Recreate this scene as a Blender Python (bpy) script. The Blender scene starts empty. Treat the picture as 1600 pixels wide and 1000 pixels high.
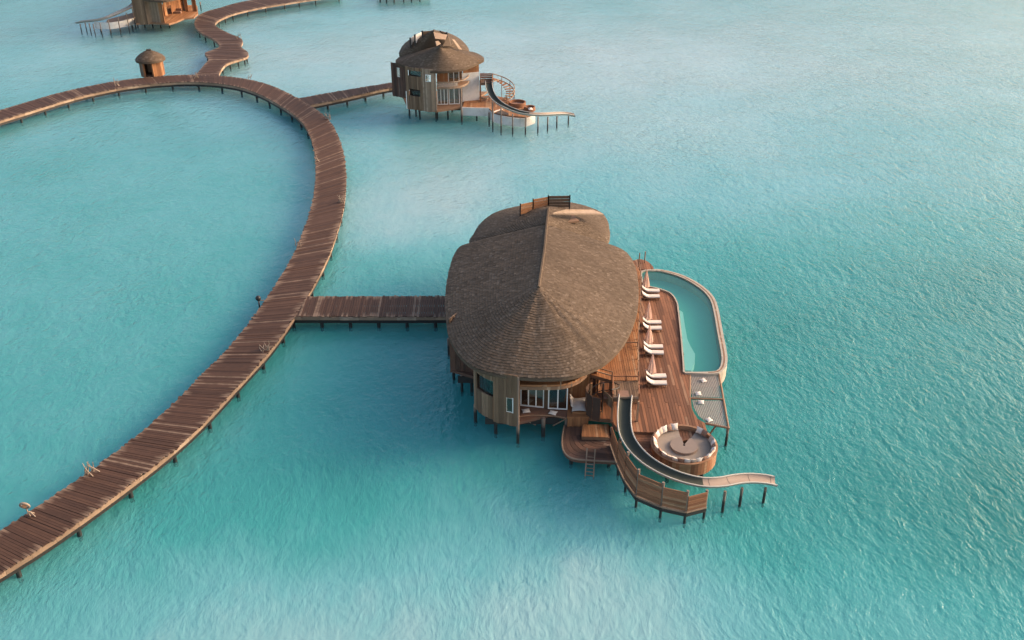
import bpy, math, random
import numpy as np
from mathutils import Vector, Matrix

# ------------------------------------------------------------------ camera, world, sun
random.seed(7)
scene = bpy.context.scene
F = 1500.0; TH = math.radians(29.4); H = 55.7
CT, ST = math.cos(TH), math.sin(TH)
cam = bpy.data.cameras.new('camera'); camo = bpy.data.objects.new('camera', cam)
scene.collection.objects.link(camo); scene.camera = camo
cam.sensor_width = 36; cam.lens = 36 * F / 1600; cam.clip_end = 12000; cam.clip_start = 0.5
camo.location = (0, 0, H); camo.rotation_euler = (math.pi / 2 - TH, 0, 0)

SUN_EL = math.radians(24); SUN_AZ = math.radians(13)      # azimuth measured from +X
sd = Vector((math.cos(SUN_EL) * math.cos(SUN_AZ), math.cos(SUN_EL) * math.sin(SUN_AZ), math.sin(SUN_EL)))
w = bpy.data.worlds.new('World'); scene.world = w; w.use_nodes = True
wn = w.node_tree.nodes; wl = w.node_tree.links
sky = wn.new('ShaderNodeTexSky'); sky.sky_type = 'NISHITA'; sky.sun_disc = False
sky.sun_elevation = SUN_EL; sky.sun_rotation = math.atan2(sd.x, sd.y)
sky.air_density = 1.0; sky.dust_density = 5.0; sky.ozone_density = 1.0
wl.new(sky.outputs[0], wn['Background'].inputs[0]); wn['Background'].inputs[1].default_value = 0.15
sl = bpy.data.lights.new('sun', 'SUN'); sl.energy = 1.2; sl.angle = math.radians(18.0); sl.color = (1.0, 0.68, 0.45)
so = bpy.data.objects.new('sun', sl); scene.collection.objects.link(so)
so.rotation_euler = sd.to_track_quat('Z', 'Y').to_euler(); so.location = (60, 60, 80)
scene.view_settings.view_transform = 'Standard'; scene.view_settings.look = 'None'
scene.view_settings.exposure = 1.32; scene.view_settings.gamma = 1.0

# ------------------------------------------------------------------ helpers
def P(px, py, z=0.0):
    u = (px - 800) / F; v = (py - 500) / F
    d = (u, CT - v * ST, -ST - v * CT); t = (z - H) / d[2]
    return Vector((d[0] * t, d[1] * t, z))
def P2(px, py, z): p = P(px, py, z); return (p.x, p.y)
def crop(x0, y0, s): return lambda x, y: (x0 + x / s, y0 + y / s)

col = scene.collection
ORG = {}
def link(o, parent=None):
    col.objects.link(o)
    if parent is not None: o.parent = parent
    return o
def tag(o, label=None, cat=None, group=None, kind=None):
    if label: o['label'] = label
    if cat: o['category'] = cat
    if group: o['group'] = group
    if kind: o['kind'] = kind
    return o
def empty(name, loc):
    o = bpy.data.objects.new(name, None); o.empty_display_size = 0.5
    o.location = loc; link(o); ORG[o.name] = Vector(loc); return o
def thing(name, loc, label, cat, group=None): return tag(empty(name, loc), label, cat, group)
def structure(name, loc, label=None): return tag(empty(name, loc), label, None, None, 'structure')

class MB:
    def __init__(s): s.v = []; s.f = []; s.a = []
    def add(s, vs, fs, al=None):
        n = len(s.v); s.v += [tuple(p) for p in vs]; s.f += [tuple(i + n for i in f) for f in fs]
        s.a += al if al else [0.0] * len(vs); return s
    def box(s, c, size, rz=0.0, M=None):
        hx, hy, hz = size[0] / 2, size[1] / 2, size[2] / 2
        R = M if M is not None else Matrix.Rotation(rz, 3, 'Z'); c = Vector(c)
        vs = [c + R @ Vector((x, y, z)) for z in (-hz, hz) for x, y in ((-hx, -hy), (hx, -hy), (hx, hy), (-hx, hy))]
        return s.add(vs, [(3, 2, 1, 0), (4, 5, 6, 7), (0, 1, 5, 4), (1, 2, 6, 5), (2, 3, 7, 6), (3, 0, 4, 7)])
    def bar(s, a, b, wd, ht=None, up=(0, 0, 1)):
        a = Vector(a); b = Vector(b); d = b - a; L = d.length
        if L < 1e-5: return s
        d.normalize(); upv = Vector(up)
        if abs(d.dot(upv)) > 0.98: upv = Vector((0, 1, 0))
        sx = d.cross(upv).normalized(); sz = sx.cross(d)
        return s.box((a + b) / 2, (L, wd, ht or wd), M=Matrix((d, -sx, sz)).transposed())
    def prism(s, poly, z0, z1, al=None):
        n = len(poly)
        ar = sum(poly[i][0] * poly[(i + 1) % n][1] - poly[(i + 1) % n][0] * poly[i][1] for i in range(n))
        if ar < 0: poly = poly[::-1]; al = al[::-1] if al else None
        vs = [(x, y, z0) for x, y in poly] + [(x, y, z1) for x, y in poly]
        fs = [tuple(range(n))[::-1], tuple(range(n, 2 * n))] + [(i, (i + 1) % n, n + (i + 1) % n, n + i) for i in range(n)]
        return s.add(vs, fs, (al + al) if al else None)
    def tube(s, pts, r, n=6, r2=None, closed=False):
        pts = [Vector(p) for p in pts]; m = len(pts); rings = []
        for i, p in enumerate(pts):
            if closed: d = pts[(i + 1) % m] - pts[i - 1]
            else: d = pts[min(i + 1, m - 1)] - pts[max(i - 1, 0)]
            d.normalize(); up = Vector((0, 0, 1)) if abs(d.z) < 0.95 else Vector((0, 1, 0))
            sx = d.cross(up).normalized(); sy = sx.cross(d)
            rr = r if r2 is None else r + (r2 - r) * i / max(1, m - 1)
            rings.append([p + (sx * math.cos(2 * math.pi * k / n) + sy * math.sin(2 * math.pi * k / n)) * rr for k in range(n)])
        vs = [q for rg in rings for q in rg]; fs = []
        for i in range(m if closed else m - 1):
            j = (i + 1) % m
            for k in range(n):
                k2 = (k + 1) % n; fs.append((i * n + k, i * n + k2, j * n + k2, j * n + k))
        if not closed: fs += [tuple(range(n)), tuple(range((m - 1) * n, m * n))[::-1]]
        return s.add(vs, fs)
    def lathe(s, prof, c, n=24):
        c = Vector(c); m = len(prof)
        vs = [c + Vector((r * math.cos(2 * math.pi * k / n), r * math.sin(2 * math.pi * k / n), z)) for r, z in prof for k in range(n)]
        fs = [(i * n + k, i * n + (k + 1) % n, (i + 1) * n + (k + 1) % n, (i + 1) * n + k) for i in range(m - 1) for k in range(n)]
        return s.add(vs, fs)
    def build(s, name, mat, parent=None, smooth=False, kind=None, label=None):
        org = ORG.get(parent.name, Vector((0, 0, 0))) if parent is not None else Vector((0, 0, 0))
        me = bpy.data.meshes.new(name)
        me.from_pydata([(x - org.x, y - org.y, z - org.z) for x, y, z in s.v], [], s.f)
        if any(s.a):
            at = me.attributes.new('along', 'FLOAT', 'POINT'); at.data.foreach_set('value', s.a)
        me.materials.append(MAT[mat] if isinstance(mat, str) else mat)
        if smooth: me.polygons.foreach_set('use_smooth', [True] * len(me.polygons))
        me.update()
        o = bpy.data.objects.new(name, me); link(o, parent); ORG[o.name] = org
        return tag(o, label, None, None, kind)
def top_mesh(name, mb, mat, base, label, cat, group=None, smooth=False):
    """a thing that is a single mesh, origin at its base"""
    ORG['_tmp'] = Vector(base)
    class D: pass
    d = D(); d.name = '_tmp'
    org = Vector(base); me = bpy.data.meshes.new(name)
    me.from_pydata([(x - org.x, y - org.y, z - org.z) for x, y, z in mb.v], [], mb.f)
    me.materials.append(MAT[mat])
    if smooth: me.polygons.foreach_set('use_smooth', [True] * len(me.polygons))
    o = bpy.data.objects.new(name, me); o.location = org; link(o); ORG[o.name] = org
    return tag(o, label, cat, group)
def copy_tree(o, parent=None):
    c = o.copy(); col.objects.link(c); c.parent = parent
    for ch in list(o.children): copy_tree(ch, c)
    return c
def catmull(pts, n=6, closed=False):
    pts = [Vector(p) for p in pts]; m = len(pts); out = []
    g = (lambda i: pts[i % m]) if closed else (lambda i: pts[max(0, min(m - 1, i))])
    for i in range(m if closed else m - 1):
        a, b, c, d = g(i - 1), g(i), g(i + 1), g(i + 2)
        for k in range(n):
            t = k / n
            out.append(0.5 * ((2 * b) + (c - a) * t + (2 * a - 5 * b + 4 * c - d) * t * t + (3 * b - a - 3 * c + d) * t ** 3))
    if not closed: out.append(pts[-1])
    return out
def resample(pts, step=None, n=None, closed=False):
    a = np.array([tuple(p) for p in pts], float)
    if closed: a = np.vstack([a, a[:1]])
    d = np.r_[0, np.cumsum(np.sqrt((np.diff(a, axis=0) ** 2).sum(1)))]
    if n is None: n = max(2, int(round(d[-1] / step)) + 1)
    t = np.linspace(0, d[-1], n)
    r = np.stack([np.interp(t, d, a[:, k]) for k in range(a.shape[1])], 1)
    return r[:-1] if closed else r

# ------------------------------------------------------------------ materials
MAT = {}
def newmat(name):
    m = bpy.data.materials.new(name); m.use_nodes = True; MAT[name] = m
    nt = m.node_tree; return m, nt.nodes, nt.links, nt.nodes['Principled BSDF']
def N(nd, t, **kw):
    n = nd.new(t)
    for k, v in kw.items(): setattr(n, k, v)
    return n
def ramp(nd, stops):
    r = nd.new('ShaderNodeValToRGB'); e = r.color_ramp.elements
    while len(e) < len(stops): e.new(0.5)
    for i, (p, c) in enumerate(stops): e[i].position = p; e[i].color = (*c, 1)
    return r
def math_n(nd, lk, op, a, b=None, c=None, clamp=False):
    m = nd.new('ShaderNodeMath'); m.operation = op; m.use_clamp = clamp
    for i, x in enumerate((a, b, c)):
        if x is None: continue
        if isinstance(x, (int, float)): m.inputs[i].default_value = x
        else: lk.new(x, m.inputs[i])
    return m.outputs[0]
def mixc(nd, lk, fac, a, b, mode='MIX'):
    m = nd.new('ShaderNodeMix'); m.data_type = 'RGBA'; m.blend_type = mode
    for i, x in ((0, fac), (6, a), (7, b)):
        if isinstance(x, (int, float)): m.inputs[i].default_value = x
        elif isinstance(x, tuple): m.inputs[i].default_value = (*x, 1)
        else: lk.new(x, m.inputs[i])
    return m.outputs[2]
def rnd_piece(nd, lk):
    oi = N(nd, 'ShaderNodeObjectInfo'); ge = N(nd, 'ShaderNodeNewGeometry')
    return math_n(nd, lk, 'FRACT', math_n(nd, lk, 'ADD', oi.outputs['Random'], ge.outputs['Random Per Island']))
def noise(nd, lk, scale, detail=4, rough=0.55, vec=None, stretch=None, rotz=0):
    n = N(nd, 'ShaderNodeTexNoise'); n.inputs['Scale'].default_value = scale
    n.inputs['Detail'].default_value = detail; n.inputs['Roughness'].default_value = rough
    if vec is None: vec = N(nd, 'ShaderNodeNewGeometry').outputs['Position']
    if stretch or rotz:
        mp = N(nd, 'ShaderNodeMapping'); mp.inputs['Rotation'].default_value[2] = rotz
        if stretch: mp.inputs['Scale'].default_value = stretch
        lk.new(vec, mp.inputs[0]); vec = mp.outputs[0]
    lk.new(vec, n.inputs['Vector']); return n.outputs['Fac']
def schlick(nd, lk, f0=.02, normal=None):
    lw = N(nd, 'ShaderNodeLayerWeight'); lw.inputs[0].default_value = 0.5
    if normal is not None: lk.new(normal, lw.inputs['Normal'])
    return math_n(nd, lk, 'MULTIPLY_ADD', math_n(nd, lk, 'POWER', lw.outputs['Facing'], 5.0), 1 - f0, f0, True)
def bump(nd, lk, h, bs, strength=0.5, dist=0.02):
    b = N(nd, 'ShaderNodeBump'); b.inputs['Strength'].default_value = strength; b.inputs['Distance'].default_value = dist
    lk.new(h, b.inputs['Height']); lk.new(b.outputs[0], bs.inputs['Normal'])

def wood(name, dark, light, pale, pale_thr=0.86, ends=0.0, stretch=(1.2, 1.2, 0.3), rough=0.75, mottle=0.5, bl=0.3):
    """timber: each piece its own tone (dark..light), now and then a weathered pale one, grain and stains"""
    m, nd, lk, bs = newmat(name)
    r = rnd_piece(nd, lk)
    base = ramp(nd, [(0.0, dark), (1.0, light)]); lk.new(r, base.inputs[0])
    r2 = math_n(nd, lk, 'FRACT', math_n(nd, lk, 'MULTIPLY', r, 37.7))
    pf = math_n(nd, lk, 'GREATER_THAN', r2, pale_thr)
    n1 = noise(nd, lk, 1.3, 5, 0.6, stretch=stretch)
    n2 = noise(nd, lk, 0.22, 4, 0.6)
    pf = math_n(nd, lk, 'MULTIPLY', pf, math_n(nd, lk, 'MULTIPLY_ADD', n1, 1.6, -0.2, True))
    c = mixc(nd, lk, pf, base.outputs[0], pale)
    if ends > 0:
        at = N(nd, 'ShaderNodeAttribute', attribute_name='along')
        e = math_n(nd, lk, 'ABSOLUTE', at.outputs['Fac'])
        thr = math_n(nd, lk, 'MULTIPLY_ADD', r2, -0.55, 1.08)
        e = math_n(nd, lk, 'MULTIPLY', math_n(nd, lk, 'SUBTRACT', e, thr), 3.0, None, True)
        e = math_n(nd, lk, 'MULTIPLY', e, ends)
        c = mixc(nd, lk, e, c, pale)
    st = math_n(nd, lk, 'MULTIPLY_ADD', n1, mottle, 1 - mottle * 0.5)
    st2 = math_n(nd, lk, 'MULTIPLY_ADD', n2, 0.7, 0.65)
    st = math_n(nd, lk, 'MULTIPLY', st, st2)
    vm = N(nd, 'ShaderNodeVectorMath', operation='SCALE'); lk.new(c, vm.inputs[0]); lk.new(st, vm.inputs['Scale'])
    lk.new(vm.outputs[0], bs.inputs['Base Color'])
    bs.inputs['Roughness'].default_value = rough; bs.inputs['Specular IOR Level'].default_value = 0.3
    bump(nd, lk, n1, bs, bl, 0.03)
    return m
def plain(name, c, rough=0.6, var=0.25, scale=1.5, spec=0.4, dirt=None):
    m, nd, lk, bs = newmat(name)
    n = noise(nd, lk, scale, 5, 0.6)
    f = math_n(nd, lk, 'MULTIPLY_ADD', n, var * 2, 1 - var)
    vm = N(nd, 'ShaderNodeVectorMath', operation='SCALE')
    if dirt:
        n2 = noise(nd, lk, 0.5, 5, 0.7)
        d = math_n(nd, lk, 'MULTIPLY', math_n(nd, lk, 'SUBTRACT', n2, 0.48), 4.0, None, True)
        lk.new(mixc(nd, lk, d, c, dirt), vm.inputs[0])
    else: vm.inputs[0].default_value = c
    lk.new(f, vm.inputs['Scale']); lk.new(vm.outputs[0], bs.inputs['Base Color'])
    bs.inputs['Roughness'].default_value = rough; bs.inputs['Specular IOR Level'].default_value = spec
    bump(nd, lk, n, bs, 0.15, 0.02)
    return m
wood('boardwalk_wood', (0.048, 0.022, 0.0125), (0.076, 0.036, 0.0205), (0.19, 0.122, 0.08), 0.95, ends=0.9, stretch=(1, 1, 1))
wood('deck_wood', (0.108, 0.044, 0.021), (0.241, 0.100, 0.048), (0.297, 0.162, 0.092), 0.92, stretch=(2.2, 0.35, 1))
wood('lower_deck_wood', (0.062, 0.034, 0.023), (0.143, 0.071, 0.045), (0.196, 0.128, 0.089), 0.9, stretch=(1, 1, 1))
wood('wall_wood', (0.104, 0.060, 0.034), (0.189, 0.111, 0.063), (0.264, 0.164, 0.099), 0.85, stretch=(2.5, 2.5, 0.4))
wood('orange_wood', (0.205, 0.084, 0.034), (0.329, 0.144, 0.058), (0.374, 0.216, 0.117), 0.9, stretch=(1, 1, 1), mottle=0.35)
wood('screen_wood', (0.150, 0.060, 0.029), (0.280, 0.120, 0.058), (0.374, 0.210, 0.115), 0.8, stretch=(0.5, 0.5, 3))
wood('pale_wood', (0.178, 0.116, 0.076), (0.276, 0.183, 0.120), (0.356, 0.255, 0.179), 0.8, stretch=(1, 1, 1))
wood('trim_wood', (0.178, 0.096, 0.055), (0.232, 0.128, 0.072), (0.356, 0.239, 0.151), 0.9, stretch=(1, 1, 1))
plain('white_paint', (0.72, 0.68, 0.62), 0.55, 0.12)
plain('render_wall', (0.62, 0.56, 0.50), 0.8, 0.15, 0.8, dirt=(0.42, 0.36, 0.30))
plain('pool_stone', (0.36, 0.30, 0.23), 0.75, 0.22, 2.5, dirt=(0.27, 0.21, 0.17))
plain('cushion_white', (0.58, 0.50, 0.43), 0.9, 0.08, 3)
plain('seat_canvas', (0.25, 0.195, 0.15), 0.9, 0.18, 2)
plain('cushion_brown', (0.24, 0.13, 0.085), 0.9, 0.2, 3)
plain('cushion_beige', (0.40, 0.31, 0.24), 0.9, 0.12, 2)
plain('peach_fabric', (0.80, 0.54, 0.40), 0.9, 0.15, 3)
plain('slide_inner', (0.045, 0.049, 0.038), 0.7, 0.15, 0.6, 0.12)
plain('slide_tan', (0.30, 0.22, 0.17), 0.6, 0.15, 0.6, 0.25)
plain('slide_rim', (0.36, 0.32, 0.27), 0.5, 0.15)
plain('metal_dark', (0.032, 0.025, 0.021), 0.5, 0.2)
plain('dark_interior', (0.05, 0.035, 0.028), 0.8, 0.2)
plain('interior_wood', (0.34, 0.21, 0.13), 0.8, 0.25)
plain('table_stone', (0.20, 0.145, 0.11), 0.6, 0.15)
plain('driftwood', (0.27, 0.20, 0.145), 0.9, 0.25, 6)
plain('ring_orange', (0.62, 0.27, 0.11), 0.6, 0.1)
plain('dark_lamp', (0.018, 0.014, 0.012), 0.5, 0.2)
plain('net_cord', (0.36, 0.30, 0.25), 0.9, 0.15, 3)
# piles: timber above, wet and weed-covered near the water line
m, nd, lk, bs = newmat('pile_wood')
sx = N(nd, 'ShaderNodeSeparateXYZ'); g = N(nd, 'ShaderNodeNewGeometry'); lk.new(g.outputs['Position'], sx.inputs[0])
nn = noise(nd, lk, 2.0, 4)
zz = math_n(nd, lk, 'ADD', sx.outputs[2], math_n(nd, lk, 'MULTIPLY_ADD', nn, 0.5, -0.25))
r = ramp(nd, [(0.0, (0.012, 0.014, 0.013)), (0.55, (0.018, 0.017, 0.015)), (0.72, (0.14, 0.10, 0.075)), (1.0, (0.19, 0.13, 0.095))])
lk.new(math_n(nd, lk, 'DIVIDE', zz, 2.0), r.inputs[0]); lk.new(r.outputs[0], bs.inputs['Base Color']); bs.inputs['Roughness'].default_value = 0.7
# roof shingles
m, nd, lk, bs = newmat('thatch')
r_ = rnd_piece(nd, lk)
rr = ramp(nd, [(0.0, (0.082, 0.055, 0.036)), (0.35, (0.095, 0.065, 0.043)), (0.9, (0.116, 0.081, 0.056)), (1.0, (0.15, 0.108, 0.076))]); lk.new(r_, rr.inputs[0])
n2 = noise(nd, lk, 0.18, 5, 0.6); n3 = noise(nd, lk, 5.0, 3, 0.6)
f = math_n(nd, lk, 'MULTIPLY', math_n(nd, lk, 'MULTIPLY_ADD', n2, 0.7, 0.65), math_n(nd, lk, 'MULTIPLY_ADD', n3, 0.6, 0.7))
vm = N(nd, 'ShaderNodeVectorMath', operation='SCALE'); lk.new(rr.outputs[0], vm.inputs[0]); lk.new(f, vm.inputs['Scale'])
lk.new(vm.outputs[0], bs.inputs['Base Color']); bs.inputs['Roughness'].default_value = 0.9; bs.inputs['Specular IOR Level'].default_value = 0.15
# glass
m, nd, lk, bs = newmat('glass')
out = nd['Material Output']; tr = N(nd, 'ShaderNodeBsdfTransparent'); tr.inputs[0].default_value = (0.75, 0.78, 0.76, 1)
gl = N(nd, 'ShaderNodeBsdfGlossy'); gl.inputs['Roughness'].default_value = 0.03
fr_out = schlick(nd, lk, .05)
mx = N(nd, 'ShaderNodeMixShader'); lk.new(math_n(nd, lk, 'ADD', fr_out, 0.05), mx.inputs[0]); lk.new(tr.outputs[0], mx.inputs[1]); lk.new(gl.outputs[0], mx.inputs[2])
lk.new(mx.outputs[0], out.inputs[0])
# woven net: cords with see-through mesh
m, nd, lk, bs = newmat('net')
out = nd['Material Output']; tr = N(nd, 'ShaderNodeBsdfTransparent')
bs.inputs['Base Color'].default_value = (0.36, 0.31, 0.26, 1); bs.inputs['Roughness'].default_value = 0.9
mx = N(nd, 'ShaderNodeMixShader'); mx.inputs[0].default_value = 0.36
lk.new(tr.outputs[0], mx.inputs[1]); lk.new(bs.outputs[0], mx.inputs[2]); lk.new(mx.outputs[0], out.inputs[0])
# pool water
m, nd, lk, bs = newmat('pool_water')
out = nd['Material Output']; tr = N(nd, 'ShaderNodeBsdfTransparent'); tr.inputs[0].default_value = (0.55, 0.86, 0.84, 1)
gl = N(nd, 'ShaderNodeBsdfGlossy'); gl.inputs['Roughness'].default_value = 0.03
bp = N(nd, 'ShaderNodeBump'); bp.inputs['Strength'].default_value = 0.15; bp.inputs['Distance'].default_value = 0.03
lk.new(noise(nd, lk, 1.2, 3), bp.inputs['Height']); lk.new(bp.outputs[0], gl.inputs['Normal'])
fr_out = schlick(nd, lk, .02, bp.outputs[0])
mx = N(nd, 'ShaderNodeMixShader'); dfp = N(nd, 'ShaderNodeBsdfDiffuse'); dfp.inputs[0].default_value = (0.055, 0.25, 0.22, 1); mp_ = N(nd, 'ShaderNodeMixShader'); mp_.inputs[0].default_value = .72
lk.new(dfp.outputs[0], mp_.inputs[1]); lk.new(tr.outputs[0], mp_.inputs[2])
lk.new(fr_out, mx.inputs[0]); lk.new(mp_.outputs[0], mx.inputs[1]); lk.new(gl.outputs[0], mx.inputs[2])
lk.new(mx.outputs[0], out.inputs[0])
plain('pool_floor', (0.15, 0.40, 0.36), 0.6, 0.06, 1.0)
plain('pool_ledge', (0.72, 0.70, 0.64), 0.6, 0.06, 1.0)

# sea: milky turquoise lagoon water over pale sand, colour follows shoals, deeper channels, painted roof shade and far sky sheen
m, nd, lk, bs = newmat('lagoon_water')
geo = N(nd, 'ShaderNodeNewGeometry'); pos = geo.outputs['Position']
nz = N(nd, 'ShaderNodeTexNoise'); nz.inputs['Scale'].default_value = 0.06; nz.inputs['Detail'].default_value = 4; nz.inputs['Roughness'].default_value = 0.62
lk.new(pos, nz.inputs['Vector'])
vs_ = N(nd, 'ShaderNodeVectorMath', operation='SUBTRACT'); lk.new(nz.outputs['Color'], vs_.inputs[0]); vs_.inputs[1].default_value = (0.5, 0.5, 0.5)
vsc = N(nd, 'ShaderNodeVectorMath', operation='SCALE'); lk.new(vs_.outputs[0], vsc.inputs[0]); vsc.inputs['Scale'].default_value = 22
vad = N(nd, 'ShaderNodeVectorMath', operation='ADD'); lk.new(pos, vad.inputs[0]); lk.new(vsc.outputs[0], vad.inputs[1])
def shoal_light_patch(cx, cy, rx, ry, rot=0, amp=1.0, soft=0.9):
    mp = N(nd, 'ShaderNodeMapping', vector_type='TEXTURE')
    mp.inputs['Location'].default_value = (cx, cy, 0); mp.inputs['Rotation'].default_value = (0, 0, math.radians(rot)); mp.inputs['Scale'].default_value = (rx, ry, 1e6)
    lk.new(vad.outputs[0], mp.inputs[0])
    ln = N(nd, 'ShaderNodeVectorMath', operation='LENGTH'); lk.new(mp.outputs[0], ln.inputs[0])
    mr = N(nd, 'ShaderNodeMapRange', interpolation_type='SMOOTHSTEP')
    mr.inputs['From Min'].default_value = 1 + soft; mr.inputs['From Max'].default_value = 1 - soft; mr.inputs['To Min'].default_value = 0; mr.inputs['To Max'].default_value = amp
    lk.new(ln.outputs['Value'], mr.inputs['Value']); return mr.outputs[0]
SHOAL_LIGHT_PATCHES = [(-14, 47, 32, 12, 0, .6), (4, 54, 16, 5, 5, .3), (-15, 134, 13, 24, -8, .7), (0, 210, 60, 38, 5, .45), (60, 240, 110, 75, 0, .65), (-120, 240, 80, 50, 0, .4), (25, 150, 30, 25, 0, .35),  # farthest pale patches paint sky reflection and haze into the colour
          (-14, 83, 15, 14, 0, -.12), (-24, 68, 16, 9, 35, -.2), (60, 92, 30, 32, -20, -.6), (24, 95, 10, 25, 0, -.25), (-19, 113, 9, 8, 0, -.35), (-26, 183, 20, 10, 5, -.45), (40, 66, 18, 9, 0, -.3), (-62, 130, 30, 45, 0, .1)]  # first patch, beside the villa, paints its roof shade into the colour
acc = None
for s_ in SHOAL_LIGHT_PATCHES:
    o_ = shoal_light_patch(*s_); acc = o_ if acc is None else math_n(nd, lk, 'ADD', acc, o_)
fn = noise(nd, lk, 0.05, 5, 0.65, vec=pos); fn2 = noise(nd, lk, 0.35, 3, 0.6, vec=pos, stretch=(1.3, .7, 1))
acc = math_n(nd, lk, 'ADD', acc, math_n(nd, lk, 'MULTIPLY_ADD', fn, 0.7, -0.35))
acc = math_n(nd, lk, 'ADD', acc, math_n(nd, lk, 'MULTIPLY_ADD', fn2, 0.35, -0.175))
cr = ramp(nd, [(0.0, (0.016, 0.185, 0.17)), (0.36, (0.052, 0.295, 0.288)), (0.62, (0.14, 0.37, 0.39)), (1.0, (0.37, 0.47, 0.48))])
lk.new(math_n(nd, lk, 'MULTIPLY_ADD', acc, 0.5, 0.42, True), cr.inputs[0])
WATER_COL = cr.outputs[0]
def ridged(scale, stretch, rotz, detail=3):
    n_ = noise(nd, lk, scale, detail, 0.6, vec=vad2, stretch=stretch, rotz=rotz)
    return math_n(nd, lk, 'SUBTRACT', 1.0, math_n(nd, lk, 'ABSOLUTE', math_n(nd, lk, 'MULTIPLY_ADD', n_, 2.0, -1.0)))
vw = N(nd, 'ShaderNodeVectorMath', operation='SCALE'); lk.new(vs_.outputs[0], vw.inputs[0]); vw.inputs['Scale'].default_value = 4
va = N(nd, 'ShaderNodeVectorMath', operation='ADD'); lk.new(pos, va.inputs[0]); lk.new(vw.outputs[0], va.inputs[1]); vad2 = va.outputs[0]
w1 = ridged(0.5, (1.0, 0.5, 1), 0.3); w2 = ridged(1.2, (1.0, 0.6, 1), -0.25); w3 = noise(nd, lk, 2.6, 3, 0.6, vec=pos, stretch=(1.0, 0.8, 1))
sxyz = N(nd, 'ShaderNodeSeparateXYZ'); lk.new(pos, sxyz.inputs[0])
east = math_n(nd, lk, 'MULTIPLY_ADD', sxyz.outputs[0], 0.006, 0.1)
calm = math_n(nd, lk, 'ADD', math_n(nd, lk, 'MULTIPLY_ADD', noise(nd, lk, 0.035, 3, 0.65, vec=pos), 2.2, -0.85), math_n(nd, lk, 'MINIMUM', math_n(nd, lk, 'MAXIMUM', east, 0.0), 0.6), None, True)
calm = math_n(nd, lk, 'MULTIPLY_ADD', calm, 0.50, 0.44)
hh = math_n(nd, lk, 'ADD', math_n(nd, lk, 'MULTIPLY', w1, 0.55), math_n(nd, lk, 'MULTIPLY', w2, 0.30))
hh = math_n(nd, lk, 'ADD', hh, math_n(nd, lk, 'MULTIPLY', w3, 0.16))
hh = math_n(nd, lk, 'MULTIPLY', hh, calm)
bpn = N(nd, 'ShaderNodeBump'); bpn.inputs['Strength'].default_value = 1.0; bpn.inputs['Distance'].default_value = 0.54; lk.new(hh, bpn.inputs['Height'])
nd.remove(bs); out = nd['Material Output']
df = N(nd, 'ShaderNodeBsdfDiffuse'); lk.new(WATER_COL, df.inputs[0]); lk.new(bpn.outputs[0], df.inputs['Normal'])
tr = N(nd, 'ShaderNodeBsdfTransparent'); tr.inputs[0].default_value = (0.84, 0.965, 0.965, 1)
m1 = N(nd, 'ShaderNodeMixShader'); m1.inputs[0].default_value = 0.55; lk.new(df.outputs[0], m1.inputs[1]); lk.new(tr.outputs[0], m1.inputs[2])
gl = N(nd, 'ShaderNodeBsdfGlossy'); gl.inputs['Roughness'].default_value = 0.16; lk.new(bpn.outputs[0], gl.inputs['Normal'])
fr_out = schlick(nd, lk, .025, bpn.outputs[0])
m2 = N(nd, 'ShaderNodeMixShader'); lk.new(fr_out, m2.inputs[0]); lk.new(m1.outputs[0], m2.inputs[1]); lk.new(gl.outputs[0], m2.inputs[2])
lk.new(m2.outputs[0], out.inputs[0])
# sea bed: pale sand, weed in the deeper channels, the same painted shade and sky sheen
sea = m; m = sea.copy(); m.name = 'seabed_sand'; MAT['seabed_sand'] = m; nt = m.node_tree; nd = nt.nodes; lk = nt.links
out = nd['Material Output']; ds_ = N(nd, 'ShaderNodeBsdfDiffuse')
crn = [n for n in nd if n.type == 'VALTORGB'][0]
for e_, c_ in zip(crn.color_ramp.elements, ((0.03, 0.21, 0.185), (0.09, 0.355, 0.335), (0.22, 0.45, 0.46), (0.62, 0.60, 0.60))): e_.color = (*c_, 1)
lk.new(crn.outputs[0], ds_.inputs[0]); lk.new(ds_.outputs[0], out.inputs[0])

# ------------------------------------------------------------------ the sea
mb = MB(); S = 3000
mb.add([(-S, -S, 0), (S, -S, 0), (S, S, 0), (-S, S, 0)], [(0, 1, 2, 3)])
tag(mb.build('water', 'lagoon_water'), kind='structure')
mb = MB(); mb.add([(-S, -S, -1.7), (S, -S, -1.7), (S, S, -1.7), (-S, S, -1.7)], [(0, 1, 2, 3)]); tag(mb.build('seabed', 'seabed_sand'), kind='structure')

# ------------------------------------------------------------------ builders for timber work
def unit_plank_mesh(name, mat):
    mb = MB(); mb.box((0, 0, 0), (1, 1, 1)); mb.a = [v[0] * 2 for v in mb.v]
    me = bpy.data.meshes.new(name); me.from_pydata(mb.v, [], mb.f)
    at = me.attributes.new('along', 'FLOAT', 'POINT'); at.data.foreach_set('value', mb.a)
    me.materials.append(MAT[mat]); return me
def unit_post_mesh(mat='pile_wood', n=8):
    mb = MB(); mb.tube([(0, 0, 0), (0, 0, .5), (0, 0, 1)], 1.0, n)
    me = bpy.data.meshes.new('pile'); me.from_pydata(mb.v, [], mb.f); me.materials.append(MAT[mat])
    me.polygons.foreach_set('use_smooth', [len(p.vertices) == 4 for p in me.polygons]); return me
PILE = unit_post_mesh()
def pile(parent, x, y, z1, r=0.16, z0=-0.5, name='pile', lean=(0, 0)):
    o = bpy.data.objects.new(name, PILE); link(o, parent); org = ORG[parent.name]
    o.location = Vector((x, y, z0)) - org; o.scale = (r, r, z1 - z0); o.rotation_euler = (lean[0], lean[1], random.random() * 0)
    return o
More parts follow.
